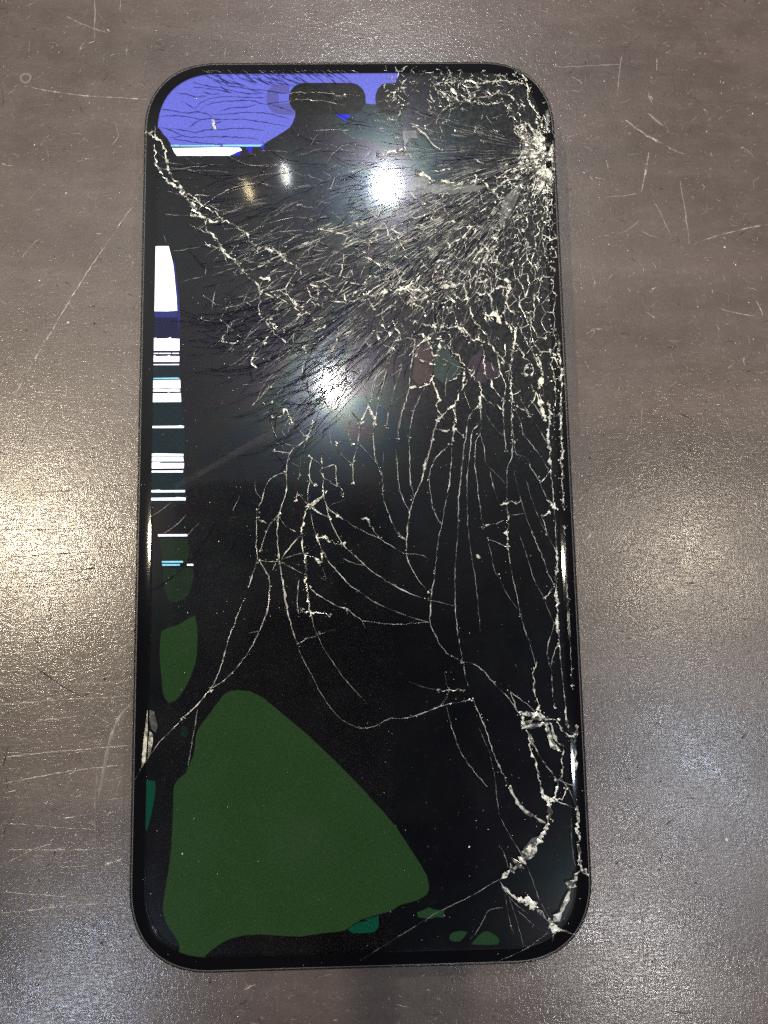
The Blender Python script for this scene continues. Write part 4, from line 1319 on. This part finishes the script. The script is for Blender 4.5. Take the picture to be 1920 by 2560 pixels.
for gi, fl in enumerate(order):
    ar = area(fl)
    tx, ty = rnd.gauss(0, 1), rnd.gauss(0, 1)
    tl = min(.016, .0035 + .016 / (1 + ar * .15)) if gi else .0
    ids = sorted({i for fi in fl for i in fo[fi]})
    cx = sum(vo[i].x for i in ids) / len(ids); cy = sum(vo[i].y for i in ids) / len(ids)
    rmax = max(math.hypot(vo[i].x-cx, vo[i].y-cy) for i in ids)
    tl = min(tl, .03 / max(rmax, .1))
    if math.dist((cx, cy), at(834, 964)[:2]) < 1.8 and ar > 2: tl = .0008
    mp = {}; vs, fs = [], []
    for i in ids:
        mp[i] = len(vs); v = vo[i]
        vs.append((v.x, v.y, GZ + tl * (tx*(v.x-cx) + ty*(v.y-cy))))
    for fi in fl:
        f = list(fo[fi])
        if (vo[f[1]]-vo[f[0]]).cross(vo[f[2]]-vo[f[0]]) < 0: f.reverse()
        fs.append(tuple(mp[i] for i in f))
    # the broken sides of the shard
    ed = {}
    for f in fs:
        for k in range(len(f)):
            e = (f[k], f[(k+1) % len(f)])
            if (e[1], e[0]) in ed: del ed[(e[1], e[0])]
            else: ed[e] = 1
    base = {}
    for a_, b_ in ed:
        for i in (a_, b_):
            if i not in base: base[i] = len(vs); vs.append((vs[i][0], vs[i][1], GZ - .34))
        fs.append((b_, a_, base[a_], base[b_]))
    if gi < 290 and ar > .02: obj('glass_shard', vs, fs, M_glass, phone)
    else: small.add(vs, fs)
if small.v: tag(obj('small_glass_shards', small.v, small.f, M_glass2, phone), kind='stuff')
print('SHARDS', len(order), 'cracks', len(main_lines), 'biggest', [round(area(g), 1) for g in order[:5]])

# ------------------------------------------------------------------ the phone that takes the picture, seen as a faint mirror image in the glass
cp = bpy.data.objects.new('camera_phone', None); col.objects.link(cp)
cp.location = CL * MM; cp.rotation_euler = CR.to_euler()
tag(cp, 'dark phone held above the table, its lens rings faintly mirrored in the glass', 'phone')
def local(name, verts, faces, m, parent=cp, smooth=False): return obj(name, verts, faces, m, parent, smooth)
def plate(name, x0, x1, y0, y1, z0, z1, r_, m, bev=.8):
    w, h, cx, cy = (x1-x0)/2, (y1-y0)/2, (x0+x1)/2, (y0+y1)/2
    L = 60; vs, fs = [], []
    for d, z in ((bev, z0), (0, z0+bev), (0, z1-bev), (bev, z1)):
        vs += [(x+cx, y+cy, z) for x, y in rr(d, 14, w, h, r_)]
    for i in range(3):
        for k in range(L): a_, b_ = i*L+k, i*L+(k+1) % L; fs.append((a_, b_, b_+L, a_+L))
    fs += [tuple(reversed(range(L))), tuple(3*L+k for k in range(L))]
    return local(name, vs, fs, m)
plate('phone_back', -64.7, 6.8, -112.6, 37.0, 2.2, 10.2, 12, M_slab)
plate('camera_island', -34, 4.8, -3, 35, 1.4, 2.6, 8, M_slab, .4)
def lens(cx, cy, R0=7.7):
    vs, fs = [], []; n = 40
    prof = [(R0, 1.6), (R0, .7), (R0-.35, .55), (R0-.9, .55), (R0-1.0, .9)]
    for r_, z in prof: vs += [(cx + r_*math.cos(6.2832*k/n), cy + r_*math.sin(6.2832*k/n), z) for k in range(n)]
    for i in range(len(prof)-1):
        for k in range(n): a_, b_ = i*n+k, i*n+(k+1) % n; fs.append((a_, a_+n, b_+n, b_))
    o = local('lens_ring', vs, fs, M_ring, smooth=True)
    vs = [(cx + (R0-.95)*math.cos(6.2832*k/n), cy + (R0-.95)*math.sin(6.2832*k/n), .85) for k in range(n)]
    return local('lens_glass', vs, [tuple(reversed(range(n)))], M_lens)
lens(-5.6, 3.9); lens(-5.7, 22.6); lens(-21.5, 11.6)

sc_ = Soup()                                          # bare metal where the frame took the blow
for k in range(26):
    y = rnd.gauss(378, 45); p = at(1389 + (y-300)*.052, y, 8.0)
    X = W2 - rnd.uniform(.12, .42); r_ = rnd.uniform(.05, .16); zz = 8.035 - max(0, .40-(W2-X))*.5
    sc_.add([(X-r_*.6, p.y-r_, zz), (X+r_*.3, p.y-r_*.8, zz-.02), (X+r_*.4, p.y+r_*1.4, zz-.02), (X-r_*.5, p.y+r_, zz+.02)], [(0,1,2,3)])
tag(obj('frame_scuffs', sc_.v, sc_.f, M_ring, phone), kind='stuff')
